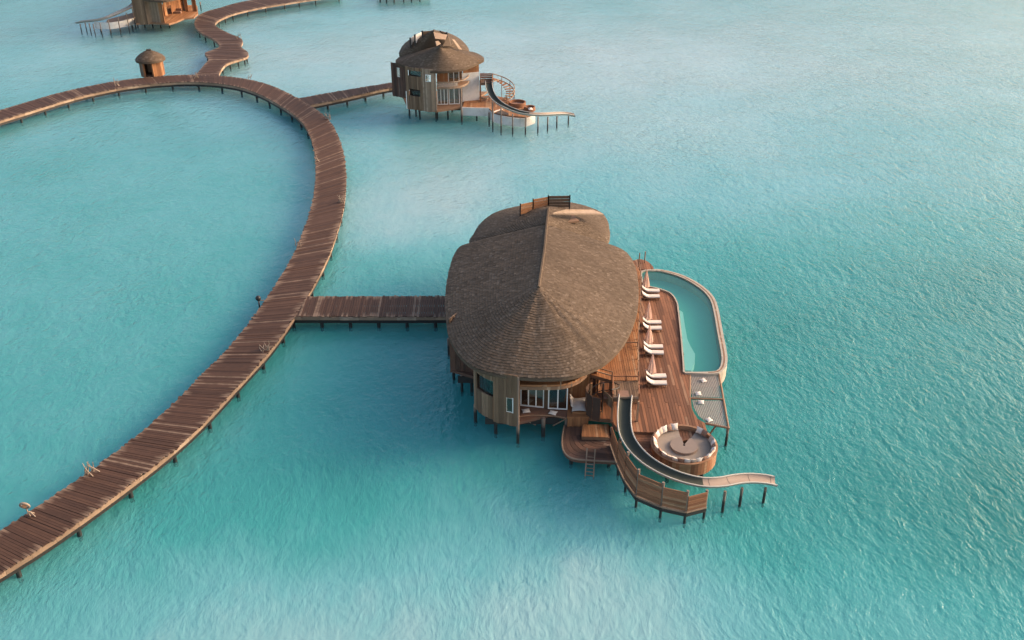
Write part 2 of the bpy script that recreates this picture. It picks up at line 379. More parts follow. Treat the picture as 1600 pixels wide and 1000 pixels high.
def plank_path(name, left, right, z, wid, label, singles=0, mat='boardwalk_wood', gap=0.03, fascia=0.42, posts=5.5, fasc_mat='pale_wood', order_near=True, post_r=0.21, fl=True, fr=True):
    """timber causeway between two edge lines; planks laid across, kerb fascias, piles"""
    L = resample(left, n=600); R = resample(right, n=600)
    C = (L + R) / 2; d = np.r_[0, np.cumsum(np.sqrt((np.diff(C, axis=0) ** 2).sum(1)))]
    n = int(d[-1] / wid); root = structure(name, (C[0][0], C[0][1], 0), label)
    at = lambda A, t: Vector((np.interp(t, d, A[:, 0]), np.interp(t, d, A[:, 1])))
    um = unit_plank_mesh('plank', mat); rest = MB(); org = ORG[root.name]
    for i in range(n):
        t0 = i * d[-1] / n; t1 = (i + 1) * d[-1] / n
        jl, jr = random.gauss(0, .10), random.gauss(0, .10); dz = random.gauss(0, .012)
        if i < singles:
            a = at(L, (t0 + t1) / 2); b = at(R, (t0 + t1) / 2); dv = b - a; ln = dv.length
            o = bpy.data.objects.new('plank', um); link(o, root)
            o.location = Vector((*(a + b) / 2, z - .04 + dz)) - org
            o.rotation_euler = (random.gauss(0, .015), 0, math.atan2(dv.y, dv.x)); 
            wm = ((at(L, t1) - at(L, t0)).length + (at(R, t1) - at(R, t0)).length) / 2
            o.scale = (ln + jl + jr, max(.1, wm - gap), .08)
        else:
            a0, a1, b0, b1 = at(L, t0), at(L, t1), at(R, t0), at(R, t1); u = (b0 - a0).normalized()
            g = (a1 - a0).normalized() * gap
            rest.prism([tuple(a0 - u * jl + g), tuple(b0 + u * jr + g), tuple(b1 + u * jr), tuple(a1 - u * jl)], z - .08 + dz, z + dz, [-1.0, 1.0, 1.0, -1.0])
    if rest.v: rest.build('plank_run', mat, root, kind='stuff')
    for A, sg, on in ((L, 1, fl), (R, -1, fr)):
        if not on: continue
        pts = resample(A, step=2.2)
        for i in range(len(pts) - 1):
            a = Vector((*pts[i][:2], 0)); b = Vector((*pts[i + 1][:2], 0)); dd = (b - a).normalized(); nrm = Vector((-dd.y, dd.x, 0)) * sg
            mbf = MB(); zc = z - .10 - fascia / 2 + random.gauss(0, .012)
            off = nrm * (-.06)
            mbf.bar(a + off + dd * .01 + Vector((0, 0, zc)), b + off - dd * .01 + Vector((0, 0, zc)), .07, fascia)
            mbf.build('fascia_board', fasc_mat, root)
            eb_ = MB(); o2 = nrm * (-.22); eb_.bar(a + o2 + Vector((0, 0, z - .74)), b + o2 + Vector((0, 0, z - .74)), .16, .44); eb_.build('shade_beam', 'dark_lamp', root)  # dark beam added under the fascia as shade band and light block
    for fq in (.16, .5, .84):
        pts = resample(L + (R - L) * fq, step=4.0); ms = MB()
        for a, b in zip(pts[:-1], pts[1:]): ms.bar((a[0], a[1], z - .45), (b[0], b[1], z - .45), .2, .6)
        ms.build('stringer', 'metal_dark', root)  # deep dark stringers added to cut the light under the deck
    if posts:
        k = int(d[-1] / posts)
        for i in range(k + 1):
            t = (i + .35) * d[-1] / (k + .7)
            a, b = at(L, t), at(R, t); u = (b - a).normalized()
            for p in (a + u * .45, b - u * .45): pile(root, p.x, p.y, z - .3, post_r)
            mbx = MB(); mbx.bar((*(a + u * .15), z - .28), (*(b - u * .15), z - .28), .25, .3); mbx.build('cross_beam', 'metal_dark', root)
    return root
def clip_col(poly, x):
    ys = []
    n = len(poly)
    for i in range(n):
        (x0, y0), (x1, y1) = poly[i], poly[(i + 1) % n]
        if (x0 <= x < x1) or (x1 <= x < x0): ys.append(y0 + (y1 - y0) * (x - x0) / (x1 - x0))
    ys.sort(); return ys
def deck(name, poly, z, parent, ang=0.0, wid=0.3, mat='deck_wood', thick=0.08, cut=(3, 6.5), gap=.025, single=True, frame=True, fmat='trim_wood', fh=.35):
    """planked platform; boards run along the local Y turned by ang"""
    poly = [(p[0], p[1]) for p in poly]
    ca, sa = math.cos(-ang), math.sin(-ang); rot = lambda p: (p[0] * ca - p[1] * sa, p[0] * sa + p[1] * ca)
    cb, sb = math.cos(ang), math.sin(ang); inv = lambda p: (p[0] * cb - p[1] * sb, p[0] * sb + p[1] * cb)
    q = [rot(p) for p in poly]; x0 = min(p[0] for p in q); x1 = max(p[0] for p in q)
    n = max(1, int((x1 - x0) / wid)); stp = (x1 - x0) / n
    body = MB()
    if frame:
        body.prism([p for p in poly], z - thick - fh, z - thick)
        par = body.build(name, fmat, parent)
    else: par = parent
    rest = MB()
    for i in range(n):
        xa, xb = x0 + i * stp + gap / 2, x0 + (i + 1) * stp - gap / 2
        A, B = clip_col(q, xa), clip_col(q, xb); M = clip_col(q, (xa + xb) / 2)
        if len(A) != len(M): A = M
        if len(B) != len(M): B = M
        for k in range(0, len(M) - 1, 2):
            lo, hi = M[k], M[k + 1]; y = lo; first = True
            while y < hi - 1e-4:
                L = random.uniform(*cut); ye = y + L
                if hi - ye < 1.2: ye = hi
                la, lb = (A[k], B[k]) if first else (y, y)
                ha, hb = (A[k + 1], B[k + 1]) if ye >= hi else (ye - .015, ye - .015)
                if ha > la + .02 and hb > lb + .02:
                    dz = random.gauss(0, .006); t = MB() if single else rest
                    t.prism([inv((xa, la)), inv((xb, lb)), inv((xb, hb)), inv((xa, ha))], z - thick + .004, z + dz)
                    if single: t.build('plank', mat, par)
                y = ye; first = False
    if rest.v: rest.build('plank_run', mat, par, kind='stuff')
    return par
def board_wall(name, path, z0, z1, parent, mat='wall_wood', wid=.28, depth=.12, openings=(), zfun=None):
    """wall of upright boards along a plan path, with openings (s0, s1, za, zb) measured along the path"""
    pts = resample([(p[0], p[1]) for p in path], step=wid); mb = MB()
    s = 0.0
    for i in range(len(pts) - 1):
        a = Vector(pts[i]); b = Vector(pts[i + 1]); d = (b - a); ln = d.length; d = d / ln; sm = s + ln / 2; s += ln
        nrm = Vector((-d.y, d.x)); o = random.uniform(-.025, .025)
        segs = [(z0 + random.uniform(-.05, .05), z1 if zfun is None else zfun(sm))]
        for (s0, s1, za, zb) in openings:
            if s0 <= sm <= s1:
                ns = []
                for lo, hi in segs:
                    if za > lo: ns.append((lo, min(hi, za)))
                    if zb < hi: ns.append((max(lo, zb), hi))
                segs = ns
        for lo, hi in segs:
            if hi - lo < .02: continue
            c = (a + b) / 2 + nrm * o
            mb.box((c.x, c.y, (lo + hi) / 2), (ln - .012, depth, hi - lo), math.atan2(d.y, d.x))
    return mb.build(name, mat, parent, kind='stuff')
def window(parent, a, b, z0, z1, n=3, fr=.1, mat='white_paint', name='window'):
    """framed glazing between plan points a, b with n panes"""
    a = Vector((a[0], a[1])); b = Vector((b[0], b[1])); d = (b - a); L = d.length; d /= L; ang = math.atan2(d.y, d.x)
    mb = MB(); pt = lambda s, z: (a.x + d.x * s, a.y + d.y * s, z)
    mb.box(pt(L / 2, z0 + fr / 2), (L, .1, fr), ang); mb.box(pt(L / 2, z1 - fr / 2), (L, .1, fr), ang)
    for i in range(n + 1):
        mb.box(pt(fr / 2 + (L - fr) * i / n, (z0 + z1) / 2), (fr, .098, z1 - z0 - 2 * fr), ang)
    o = mb.build(name, mat, parent)
    for i in range(n):
        s0 = fr + (L - fr) * i / n; s1 = (L - fr) * (i + 1) / n
        g = MB(); g.box(pt((s0 + s1) / 2, (z0 + z1) / 2), (s1 - s0, .02, z1 - z0 - 2 * fr), ang); g.build('pane', 'glass', o)
    return o
def shingle_roof(name, eave, ridge, parent, ze, rows_exp=0.30, sw=0.22, curve=1.0, name_cap='ridge_cap', drop=None, thick=.28, cap_r=.16, fold=0.0):
    """shingled hull roof: closed eave line in plan, ridge polyline (x, y, z)"""
    E = resample(catmull([(p[0], p[1], 0) for p in eave], 8, True), n=161, closed=True)[:, :2]
    rd = resample([tuple(p) for p in ridge], n=40) if len(ridge) > 1 else np.array([tuple(ridge[0])])
    zE = np.full(len(E), ze) if drop is None else np.array([ze + drop(p) for p in E])
    # smooth assignment of every eave point to the ridge
    idx = np.array([np.hypot(*(rd[:, :2] - p).T).argmin() for p in E]); ip = idx.astype(float); kk = np.exp(-np.linspace(-2, 2, 25) ** 2); kk /= kk.sum()
    ip = np.convolve(np.r_[ip[-12:], ip, ip[:12]], kk, 'valid'); T = np.stack([np.interp(ip, np.arange(len(rd)), rd[:, q_]) for q_ in range(3)], 1)
    FO = np.abs(((np.arange(len(E)) * 17 / len(E) + .5 * np.sin(np.arange(len(E)) * .13 + 1) + .3 * np.sin(np.arange(len(E)) * .31)) % 1.0) - .5) * 2 - .5
    def surf(t, lift=0.0):
        lift = lift + fold * FO * math.sin(math.pi * min(1, t * 1.02)) ** .7 if 0 < t < .98 else lift
        g = t ** curve; xy = E + (T[:, :2] - E) * t; z = zE + (T[:, 2] - zE) * g + lift
        return np.c_[xy, z]
    base = MB(); m = len(E); nr = 14; V = []
    for k in range(nr + 1): V += [tuple(p) for p in surf(min(k / nr, .999), -.10)]
    fs = [(k * m + i, k * m + (i + 1) % m, (k + 1) * m + (i + 1) % m, (k + 1) * m + i) for k in range(nr) for i in range(m)]
    base.add(V, fs)
    # eave edge and soffit
    lo = surf(0, -.10); lo[:, 2] -= thick; inn = surf(.35, -.10 - thick - .02)
    inn[:, 2] = np.minimum(inn[:, 2], inn[:, 2]); nb = len(base.v)
    base.add([tuple(p) for p in lo] + [tuple(p) for p in inn], [(m + i, m + (i + 1) % m, (i + 1) % m, i) for i in range(m)])
    base.f += [(nb + i, nb + (i + 1) % m, (i + 1) % m, i) for i in range(m)]
    roof = base.build(name, 'thatch', parent, smooth=False)
    sh = MB(); slope = np.sqrt(((surf(1) - surf(0)) ** 2).sum(1)); rows = int(np.median(slope) / rows_exp)
    for k in range(rows):
        t0 = k / rows; t1 = min(1.0, (k + 1.35) / rows)
        A = surf(t0, .05); B = surf(t1, .0)
        Ac = np.vstack([A, A[:1]]); d = np.r_[0, np.cumsum(np.sqrt((np.diff(Ac, axis=0) ** 2).sum(1)))]
        Bc = np.vstack([B, B[:1]]); n = max(6, int(d[-1] / sw)); off = random.random()
        cuts = np.sort((np.arange(n) + off + np.random.RandomState(k).uniform(-.2, .2, n)) / n % 1.0) * d[-1]
        for j in range(n):
            s0 = cuts[j]; s1 = cuts[(j + 1) % n]
            if s1 <= s0: s1 += d[-1]
            if s1 - s0 > 4 * sw + .2: continue
            f = lambda M_, s: Vector([np.interp(s % d[-1] if s > d[-1] else s, d, M_[:, q]) for q in range(3)])
            jz = random.uniform(-.01, .03); a, b = f(Ac, s0), f(Ac, s1); c, e = f(Bc, s1), f(Bc, s0)
            dn = (a - e); dn = dn * (random.uniform(-.10, .12))
            a = a + dn + Vector((0, 0, jz)); b = b + dn + Vector((0, 0, jz))
            sh.add([a, b, c, e, a - Vector((0, 0, .06)), b - Vector((0, 0, .06))], [(0, 1, 2, 3), (4, 5, 1, 0)])
    sh.build('shingles', 'thatch', roof, kind='stuff')
    if len(ridge) > 1 and cap_r:
        cp = MB(); cp.tube([Vector(p) + Vector((0, 0, .06)) for p in rd[::3]] + [Vector(rd[-1]) + Vector((0, 0, .06))], cap_r, 6); cp.build(name_cap, 'thatch', roof)
    return roof
def railing(parent, pts, z, h=1.0, posts=True, rails=(1.0, .55), mat='trim_wood', r=.05, name='railing', post_step=2.0):
    mb = MB(); P3 = [Vector((p[0], p[1], z)) for p in pts]
    rs = [Vector(p) for p in resample([tuple(p) for p in P3], step=post_step)]
    for f in rails:
        for a, b in zip(rs[:-1], rs[1:]): mb.bar(a + Vector((0, 0, h * f)), b + Vector((0, 0, h * f)), r * 2, r * 2)
    o = mb.build(name, mat, parent)
    if posts:
        for p in rs:
            q = MB(); q.bar(p - Vector((0, 0, .1)), p + Vector((0, 0, h + .05)), .1); q.build('rail_post', mat, o)
    return o
def pillow_mb(c, sx, sy, th, rz=0, tilt=0):
    """soft square cushion with pinched corners"""
    n = 5; mb = MB(); R = Matrix.Rotation(rz, 3, 'Z') @ Matrix.Rotation(tilt, 3, 'X'); vs = []; c = Vector(c)
    for sg in (-1, 1):
        for i in range(n):
            for j in range(n):
                u = -1 + 2 * i / (n - 1); v = -1 + 2 * j / (n - 1)
                pin = 1 - .14 * (1 - u * u) * abs(v) ** 2 - .14 * (1 - v * v) * abs(u) ** 2
                hgt = th / 2 * math.sqrt(max(0, (1 - u ** 4) * (1 - v ** 4)))
                vs.append(c + R @ Vector((u * sx / 2 * pin, v * sy / 2 * pin, sg * hgt)))
    fs = []
    for s in range(2):
        for i in range(n - 1):
            for j in range(n - 1):
                q = [s * n * n + i * n + j, s * n * n + (i + 1) * n + j, s * n * n + (i + 1) * n + j + 1, s * n * n + i * n + j + 1]
                fs.append(tuple(q if s else q[::-1]))
    return mb.add(vs, fs)
def cushion(c, sx, sy, th, rz, tilt, mat, label, group, name='cushion'):
    mb = pillow_mb(c, sx, sy, th, rz, tilt); b = Vector((c[0], c[1], min(v[2] for v in mb.v)))
    return top_mesh(name, mb, mat, b, label, 'cushion', group, True)
def water_slide(path, width, label, posts, inner='slide_inner', group=None, side=.38):
    """open chute: U section swept along a path of (x, y, z)"""
    pts = [Vector(p) for p in catmull(path, 6)]; base = (pts[0].x, pts[0].y, 0)
    root = thing('water_slide', base, label, 'water slide', group)
    m = len(pts); prof = []
    for k in range(9):
        a = -1 + 2 * k / 8; prof.append((a * width / 2, side * abs(a) ** 3.0))
    rings = []; outr = []
    for i, p in enumerate(pts):
        d = (pts[min(i + 1, m - 1)] - pts[max(i - 1, 0)]); d.z *= 0; d.normalize(); sxv = Vector((d.y, -d.x, 0))
        rings.append([p + sxv * a + Vector((0, 0, b)) for a, b in prof])
        outr.append([p + sxv * a * 1.06 + Vector((0, 0, b - .07)) for a, b in prof])
    k = len(prof); cut = int(m * .60)
    for lo_, hi_, nm_, mt_ in ((0, cut, 'chute', inner), (cut, m - 1, 'run_out', 'slide_tan')):  # dark upper part and paler tan lower part
        mb = MB(); R_ = rings[lo_:hi_ + 1]
        mb.add([q for r in R_ for q in r], [(i * k + j, i * k + j + 1, (i + 1) * k + j + 1, (i + 1) * k + j) for i in range(len(R_) - 1) for j in range(k - 1)])
        mb.build(nm_, mt_, root, smooth=True)
    mb = MB(); mb.add([q for r in outr for q in r], [(i * k + j, (i + 1) * k + j, (i + 1) * k + j + 1, i * k + j + 1) for i in range(m - 1) for j in range(k - 1)])
    mb.build('shell', 'slide_rim', root, smooth=True)
    for s in (0, k - 1):
        t = MB(); t.tube([r[s] for r in rings], .07, 6); t.build('rim', 'slide_rim', root, smooth=True)
    for i in range(9, m - 2, 9):
        q = MB(); d = (pts[i + 1] - pts[i]).normalized() * .018
        up_ = Vector((0, 0, .012)); A_ = [v - d + up_ for v in rings[i]]; B_ = [v + d + up_ for v in rings[i]]
        q.add(A_ + B_, [(j, j + 1, k + j + 1, k + j) for j in range(k - 1)]); q.build('joint_band', 'metal_dark', root)
    for (x, y, z) in posts:
        pile(root, x, y, z, .13)
    return root

# ------------------------------------------------------------------ boardwalks
ZW = 1.7
outer_px = [(0,896),(88,843),(123,814),(176,779),(220,744),(277,700),(316,664),(371,603),(423,548),(459,496),(478,467),(494,438),(514,400),(530,352),(538,321),(541,280),(539,250),(530,215),(514,187),(489,167),(464.5,153),(438,139),(415,130),(392,124),(360,119.5),(330,117),(290,116.5),(233,120),(171,128),(131,136),(100,142.5),(66,152),(0,172)]
ow = np.array([P2(x, y, ZW) for x, y in outer_px])
ow = np.vstack([ow[0] + (ow[0] - ow[1]) * 1.3, ow, ow[-1] + (ow[-1] - ow[-2]) * 1.3])
ow = resample(catmull([(x, y, 0) for x, y in ow], 6), n=420)[:, :2]
ker = np.exp(-np.linspace(-2, 2, 31) ** 2); ker /= ker.sum()
pad = np.vstack([np.repeat(ow[:1], 15, 0), ow, np.repeat(ow[-1:], 15, 0)])
sm = np.stack([np.convolve(pad[:, k], ker, 'valid') for k in range(2)], 1)
sm[:8] = ow[:8]; sm[-8:] = ow[-8:]
dv = np.gradient(sm, axis=0); dv /= np.hypot(*dv.T)[:, None]; nrm = np.c_[-dv[:, 1], dv[:, 0]]
wv = 4.7 + np.clip((np.arange(420) - 270) / 60, 0, 1)[:, None] * .9
inner_w = sm + nrm * wv
ring_walk = plank_path('boardwalk', inner_w, sm, ZW, .27, 'long curved boardwalk of dark brown planks sweeping round the lagoon', singles=300)
def pxl(l, z=ZW): return [P2(x, y, z) for x, y in l]
plank_path('jetty', pxl([(452, 462.5), (560, 462.3), (740, 461.5)]), pxl([(440, 494), (560, 494.2), (740, 494.2)]), ZW - .03, .27, 'straight plank jetty joining the curved boardwalk to the large villa', singles=110, posts=3.6)
plank_path('jetty', pxl([(456, 155), (540, 140), (612, 128.5), (640, 124)]), pxl([(470, 167), (540, 152.5), (600, 138.5), (640, 133)]), ZW - .03, .3, 'narrow plank jetty leading to the villa with the long curved slide', singles=0, posts=4.2)
LP = [(300, 121), (306.6, 116), (319, 101), (326, 92), (320, 83), (331, 78), (343, 72), (333, 61), (314, 51), (304, 39), (308, 26), (322, 18), (345, 11.5), (375, 3.2), (425, -5), (475, -11), (530, -17)]
RP = [(344, 121), (342.5, 114), (353, 100), (372, 93), (386, 88), (387, 81), (377, 73), (378, 61), (357, 51.5), (338, 41), (338, 34), (350, 27), (369, 20), (409, 11), (452, 4), (485, -1), (535, -7)]
def smooth_px(l): return [(p.x, p.y) for p in catmull([(*P2(x, y, ZW - .03), 0) for x, y in l], 6)]
def bypairs(l, r):
    # keep left/right samples paired point by point
    return l, r
def plank_pairs(name, left, right, z, label, wid=.35):
    root = structure(name, (left[0][0], left[0][1], 0), label); rest = MB(); n_p = 0
    for i in range(len(left) - 1):
        a0, a1, b0, b1 = (Vector(q) for q in (left[i], left[i + 1], right[i], right[i + 1]))
        k = max(1, int(((a1 + b1) / 2 - (a0 + b0) / 2).length / wid))
        for j in range(k):
            f0, f1 = j / k, (j + .92) / k; q = [a0.lerp(a1, f0), b0.lerp(b1, f0), b0.lerp(b1, f1), a0.lerp(a1, f1)]; dz = random.gauss(0, .012)
            rest.prism([tuple(v) for v in q], z - .08, z + dz, [-1., 1., 1., -1.])
        n_p += 1
        for e0, e1 in ((a0, a1), (b0, b1)):
            f = MB(); f.bar((*e0, z - .32), (*e1, z - .32), .08, .42); f.build('fascia_board', 'pale_wood', root)
        if n_p % 4 == 0:
            for p, q in ((a0, b0), (b0, a0)): u = (q - p).normalized(); pile(root, *(p + u * .5), z - .2, .17)
    rest.build('plank_run', 'boardwalk_wood', root, kind='stuff'); return root
plank_pairs('boardwalk', smooth_px(LP), smooth_px(RP), ZW - .03, 'winding boardwalk branching past the thatched kiosk towards the farthest villa')

# ------------------------------------------------------------------ near villa
ZE = 7.6; ZF = 2.4; ZD = 2.2; ZR = 12.5
villa = thing('water_villa', (*P2(850, 500, 0), 0), 'large overwater villa with a long brown shingled hull roof beside the pool deck', 'villa')
e1 = [(698.7, 513), (706, 535), (722, 559), (742, 574), (768, 582.5), (800, 587.5), (832, 590.5), (862, 591), (891, 588.5), (920, 579.5), (948.5, 564), (977, 533), (994, 493), (998, 460), (995, 426), (986, 403), (972, 390), (955, 384), (930, 378), (890, 370), (840, 367), (790, 369), (755, 375), (733, 381), (717, 387), (706, 407), (698.5, 438), (695.5, 472)]
roof_main = shingle_roof('roof', [P2(x, y, ZE) for x, y in e1], [P(841.5, 450, ZR), P(846, 420, ZR), P(850.5, 390, ZR + .05), P(854, 352, ZR)], villa, ZE, curve=.94, fold=.15)
e2 = [(735, 383), (741, 364), (754, 346), (776, 332), (816, 322.5), (858, 317), (892, 318), (922, 325), (943, 335.5), (952, 356), (948, 380), (905, 398), (850, 402), (780, 398)]
roof_back = shingle_roof('roof', [P2(x, y, ZE + .4) for x, y in e2], [P(851, 380, ZR - .1), P(854, 350, ZR - .02), P(857, 326, ZR)], villa, ZE + .4, curve=.85)
# walls
pth = catmull([(*P2(x, y, 2.2), 0) for x, y in [(741.6, 634), (749, 642), (760, 649.5), (771, 654)]], 5)
board_wall('wall', pth, 2.1, 7.7, villa, openings=[(.5, 3.0, 4.7, 6.5)])
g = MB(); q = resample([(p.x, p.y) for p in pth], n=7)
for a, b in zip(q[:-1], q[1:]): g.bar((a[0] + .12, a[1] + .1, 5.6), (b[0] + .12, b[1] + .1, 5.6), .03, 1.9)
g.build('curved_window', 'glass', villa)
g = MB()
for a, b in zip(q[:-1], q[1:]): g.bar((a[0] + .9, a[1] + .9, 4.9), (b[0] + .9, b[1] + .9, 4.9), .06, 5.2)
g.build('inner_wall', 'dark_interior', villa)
pth2 = [P2(771.5, 655.2, 2.2), P2(790, 660, 2.2), P2(808.5, 663.5, 2.2)]
board_wall('wall', pth2, 2.0, 7.7, villa, openings=[(1.35, 2.02, 3.5, 5.1)])
a = Vector(pth2[1]); b = Vector(pth2[2]); d_ = (b - a).normalized()
window(villa, a + d_ * .02, a + d_ * .78, 3.45, 5.15, 1, .09)
c0 = Vector((0.41, 74.64))
# left rear part of the house and the rest of the perimeter under the eaves
pl = [P2(704, 579, 2.2), P2(722, 581, 2.2), P2(741, 583, 2.2)]
board_wall('wall', pl, 2.0, 7.6, villa, mat='lower_deck_wood', openings=[(1.7, 2.5, 4.9, 6.3)])
cx = sum(P2(x, y, ZE)[0] for x, y in e1) / len(e1); cy = sum(P2(x, y, ZE)[1] for x, y in e1) / len(e1)
def inset(px, py, k=.86): x, y = P2(px, py, ZE); return (cx + (x - cx) * k, cy + (y - cy) * k)
pb = [P2(704, 579, 2.2)] + [inset(*p) for p in [(697, 500), (695.5, 472), (698.5, 438), (717, 395), (760, 372), (840, 355), (920, 372), (965, 395), (993, 440), (996, 480)]]
board_wall('wall', pb, 2.0, 8.3, villa)
pr_ = [inset(996, 480), inset(985, 520, .84), (9.2, 82.2), (8.3, 79.6)]
board_wall('wall', pr_, 2.0, 7.9, villa, mat='orange_wood', openings=[(2, 4.5, 2.2, 4.6), (6, 8, 2.2, 4.6), (2, 4, 5.2, 7.2)])
fl = MB(); fpoly = [P2(704, 579, 2.2), P2(741, 590, 2.2), P2(742, 634, 2.2), P2(771, 654, 2.2), P2(808, 662, 2.2), P2(886, 640, 2.4), (8.2, 79.0), (9.4, 82.5)] + [inset(985, 520, .84), inset(993, 440), inset(920, 372), inset(840, 360), inset(717, 395), inset(696, 472)]
fl.prism(fpoly, 2.02, 2.32); fl.build('floor_slab', 'lower_deck_wood', villa)
fl = MB(); fl.prism([(v[0], v[1]) for v in fpoly[5:]] + [(0.8, 77.6)], 5.75, 5.98); fl.build('upper_floor_slab', 'interior_wood', villa)
# front bay: glazing, sitting ledge, balcony
wa, wb = P(813, 633.5, 2.45), P(850, 637, 2.45); wc, wd_ = P(856, 638.5, 2.45), P(886.5, 640, 2.45)
window(villa, wa[:2], wb[:2], 2.45, 5.35, 3, .11); window(villa, wc[:2], wd_[:2], 2.45, 5.35, 2, .11)
board_wall('wall', [wb[:2], wc[:2]], 2.3, 6.0, villa, wid=.2)
q = MB(); q.bar((wa.x, wa.y, 5.65), (wd_.x, wd_.y, 5.65), .12, .58); q.build('window_header', 'orange_wood', villa)
bk = MB(); bk.bar((wa.x - .2, wa.y + 3.6, 4.1), (wd_.x + .3, wd_.y + 3.4, 4.1), .1, 3.4); bk.build('inner_wall', 'interior_wood', villa)
ds = MB(); ds.box((wa.x + 1.6, wa.y + 2.0, 2.85), (1.8, .8, .9)); ds.build('console', 'cushion_beige', villa)
led = [P2(810, 634.5, ZF), P2(887, 641.5, ZF), P2(884, 653, ZF), P2(866, 649.5, ZF), P2(849, 649, ZF), P2(830, 648.5, ZF), P2(810.5, 651, ZF)]
lg = MB(); lg.prism(led, ZF - .18, ZF); lg.build('sitting_ledge', 'lower_deck_wood', villa)
tr_ = MB(); tr_.tube([(*p, ZF - .02) for p in led[2:]], .07, 6); tr_.build('ledge_rim', 'trim_wood', villa)
bp_ = [(p.x, p.y) for p in catmull([(*P2(x, y, 6.35), 0) for x, y in [(810.5, 604.5), (848, 605), (876, 604), (893, 600), (906, 593.5), (917, 584.5)]], 5)]
for z0, z1, mt, nm in ((6.05, 6.38, 'trim_wood', 'balcony_fascia'), (6.42, 6.62, 'orange_wood', 'balcony_rail')):
    q = MB()
    for a, b in zip(bp_[:-1], bp_[1:]): q.bar((*a, (z0 + z1) / 2), (*b, (z0 + z1) / 2), .1, z1 - z0)
    q.build(nm, mt, villa)
bf = MB(); bf.prism(bp_ + [(8.0, 79.5), (0.6, 78.0)], 6.1, 6.25); bf.build('balcony_floor', 'orange_wood', villa)
for k in (0, 5, 10, 15, 20, 25):
    q = MB(); p = bp_[min(k, len(bp_) - 1)]; q.bar((*p, 6.1), (*p, 7.6 if k in (0, 10) else 6.6), .12); q.build('balcony_post', 'trim_wood', villa)
board_wall('wall', [(0.6, 77.9), (4.2, 78.3), (7.8, 79.6)], 6.25, 8.9, villa, mat='orange_wood', openings=[(1.0, 2.2, 6.3, 8.0), (4.2, 5.2, 6.3, 8.0)])
pile(villa, c0.x + .15, c0.y + .1, 7.6, .15)
for x, y, z, r in ((*P2(848.6, 682, 0), 2.2, .2), (*P2(743, 659, 0), 2.1, .17), (*P2(774.6, 677, 0), 2.1, .17), (*P2(722, 612, 0), 2.1, .15), (*P2(737, 612, 0), 2.1, .15), (*P2(884, 680, 0), 2.3, .17), (-6.2, 86, 2.1, .15), (-7.0, 91, 2.1, .15), (0.5, 80, 2.1, .17), (4, 80, 2.1, .17), (-2, 82, 2.1, .17), (2, 86, 2.1, .17), (-4, 90, 2.1, .17), (-3, 98, 2.1, .17), (2, 96, 2.1, .17), (7, 96, 2.1, .17), (7, 88, 2.1, .17), (3, 106, 2.1, .17), (9, 105, 2.1, .17)):
    pile(villa, x, y, z, r)
cb_ = MB(); pm = P(848.6, 682, 0); cb_.bar((pm.x, pm.y, 2.05), (pm.x, pm.y + 6, 2.05), .22, .25); cb_.build('beam', 'metal_dark', villa)
for aa, bb in (((811.5, 651), (837, 664)), ((883, 655), (864, 665))):
    q = MB(); A = P(*aa, 2.15); B = P(*bb, 1.1); q.bar(A, B, .1); q.build('brace', 'pale_wood', villa)
for yy, xa, xb in ((76.2, -2.6, 4.6), (78.0, -3.2, 7.0), (80.5, -3.2, 8.5), (83.5, -5.6, 9.0), (87, -6.2, 9.5), (91, -6.5, 10)):
    q = MB(); q.bar((xa, yy, 1.62), (xb, yy, 1.62), .25, .75); q.build('floor_beam', 'metal_dark', villa)  # dark beams added under the floor to mask the lit water behind
# roof parapet screens and the sliding roof panel behind the ridge
def screen(parent, a, b, z0, z1, n=4, mat='orange_wood', pmat='metal_dark'):
    for i in range(n):
        q = MB(); h = (z1 - z0) / n; zc = z0 + (i + .5) * h; q.bar((a[0], a[1], zc), (b[0], b[1], zc), .08, h - .05); q.build('screen_board', mat, parent)
    for p in (a, b):
        q = MB(); q.bar((p[0], p[1], z0 - .5), (p[0], p[1], z1 + .08), .15); q.build('screen_post', pmat, parent)
s0, s1, s2, s3 = P(813, 319, 12.6), P(833, 312.5, 12.8), P(857, 306, 13.0), P(890.5, 305.5, 13.0)
par_ = MB(); par_.prism([(s0.x, s0.y), (s1.x, s1.y), (s2.x, s2.y), (s3.x, s3.y), (s3.x + 1, s3.y - 3), (s2.x, s2.y - 4), (s0.x, s0.y - 2)], 10.9, 11.1); sc = par_.build('roof_terrace', 'trim_wood', villa)
screen(sc, s0, s1, 11.3, 12.6); screen(sc, s1, s2, 11.5, 12.9); screen(sc, s2, s3, 11.5, 13.0, mat='wall_wood')  # sun and shade on the screens put into orange and brown wood
pn = MB(); A, B, C_, D_ = P(864, 332.5, 12.75), P(884, 327, 12.6), P(926, 327.5, 11.4), P(943, 334, 10.9)
pn.add([A, D_, C_, B] + [v - Vector((0, 0, .18)) for v in (A, D_, C_, B)], [(0, 1, 2, 3), (7, 6, 5, 4), (4, 5, 1, 0), (5, 6, 2, 1), (6, 7, 3, 2), (7, 4, 0, 3)]); pn.build('sliding_roof_panel', 'pale_wood', villa)

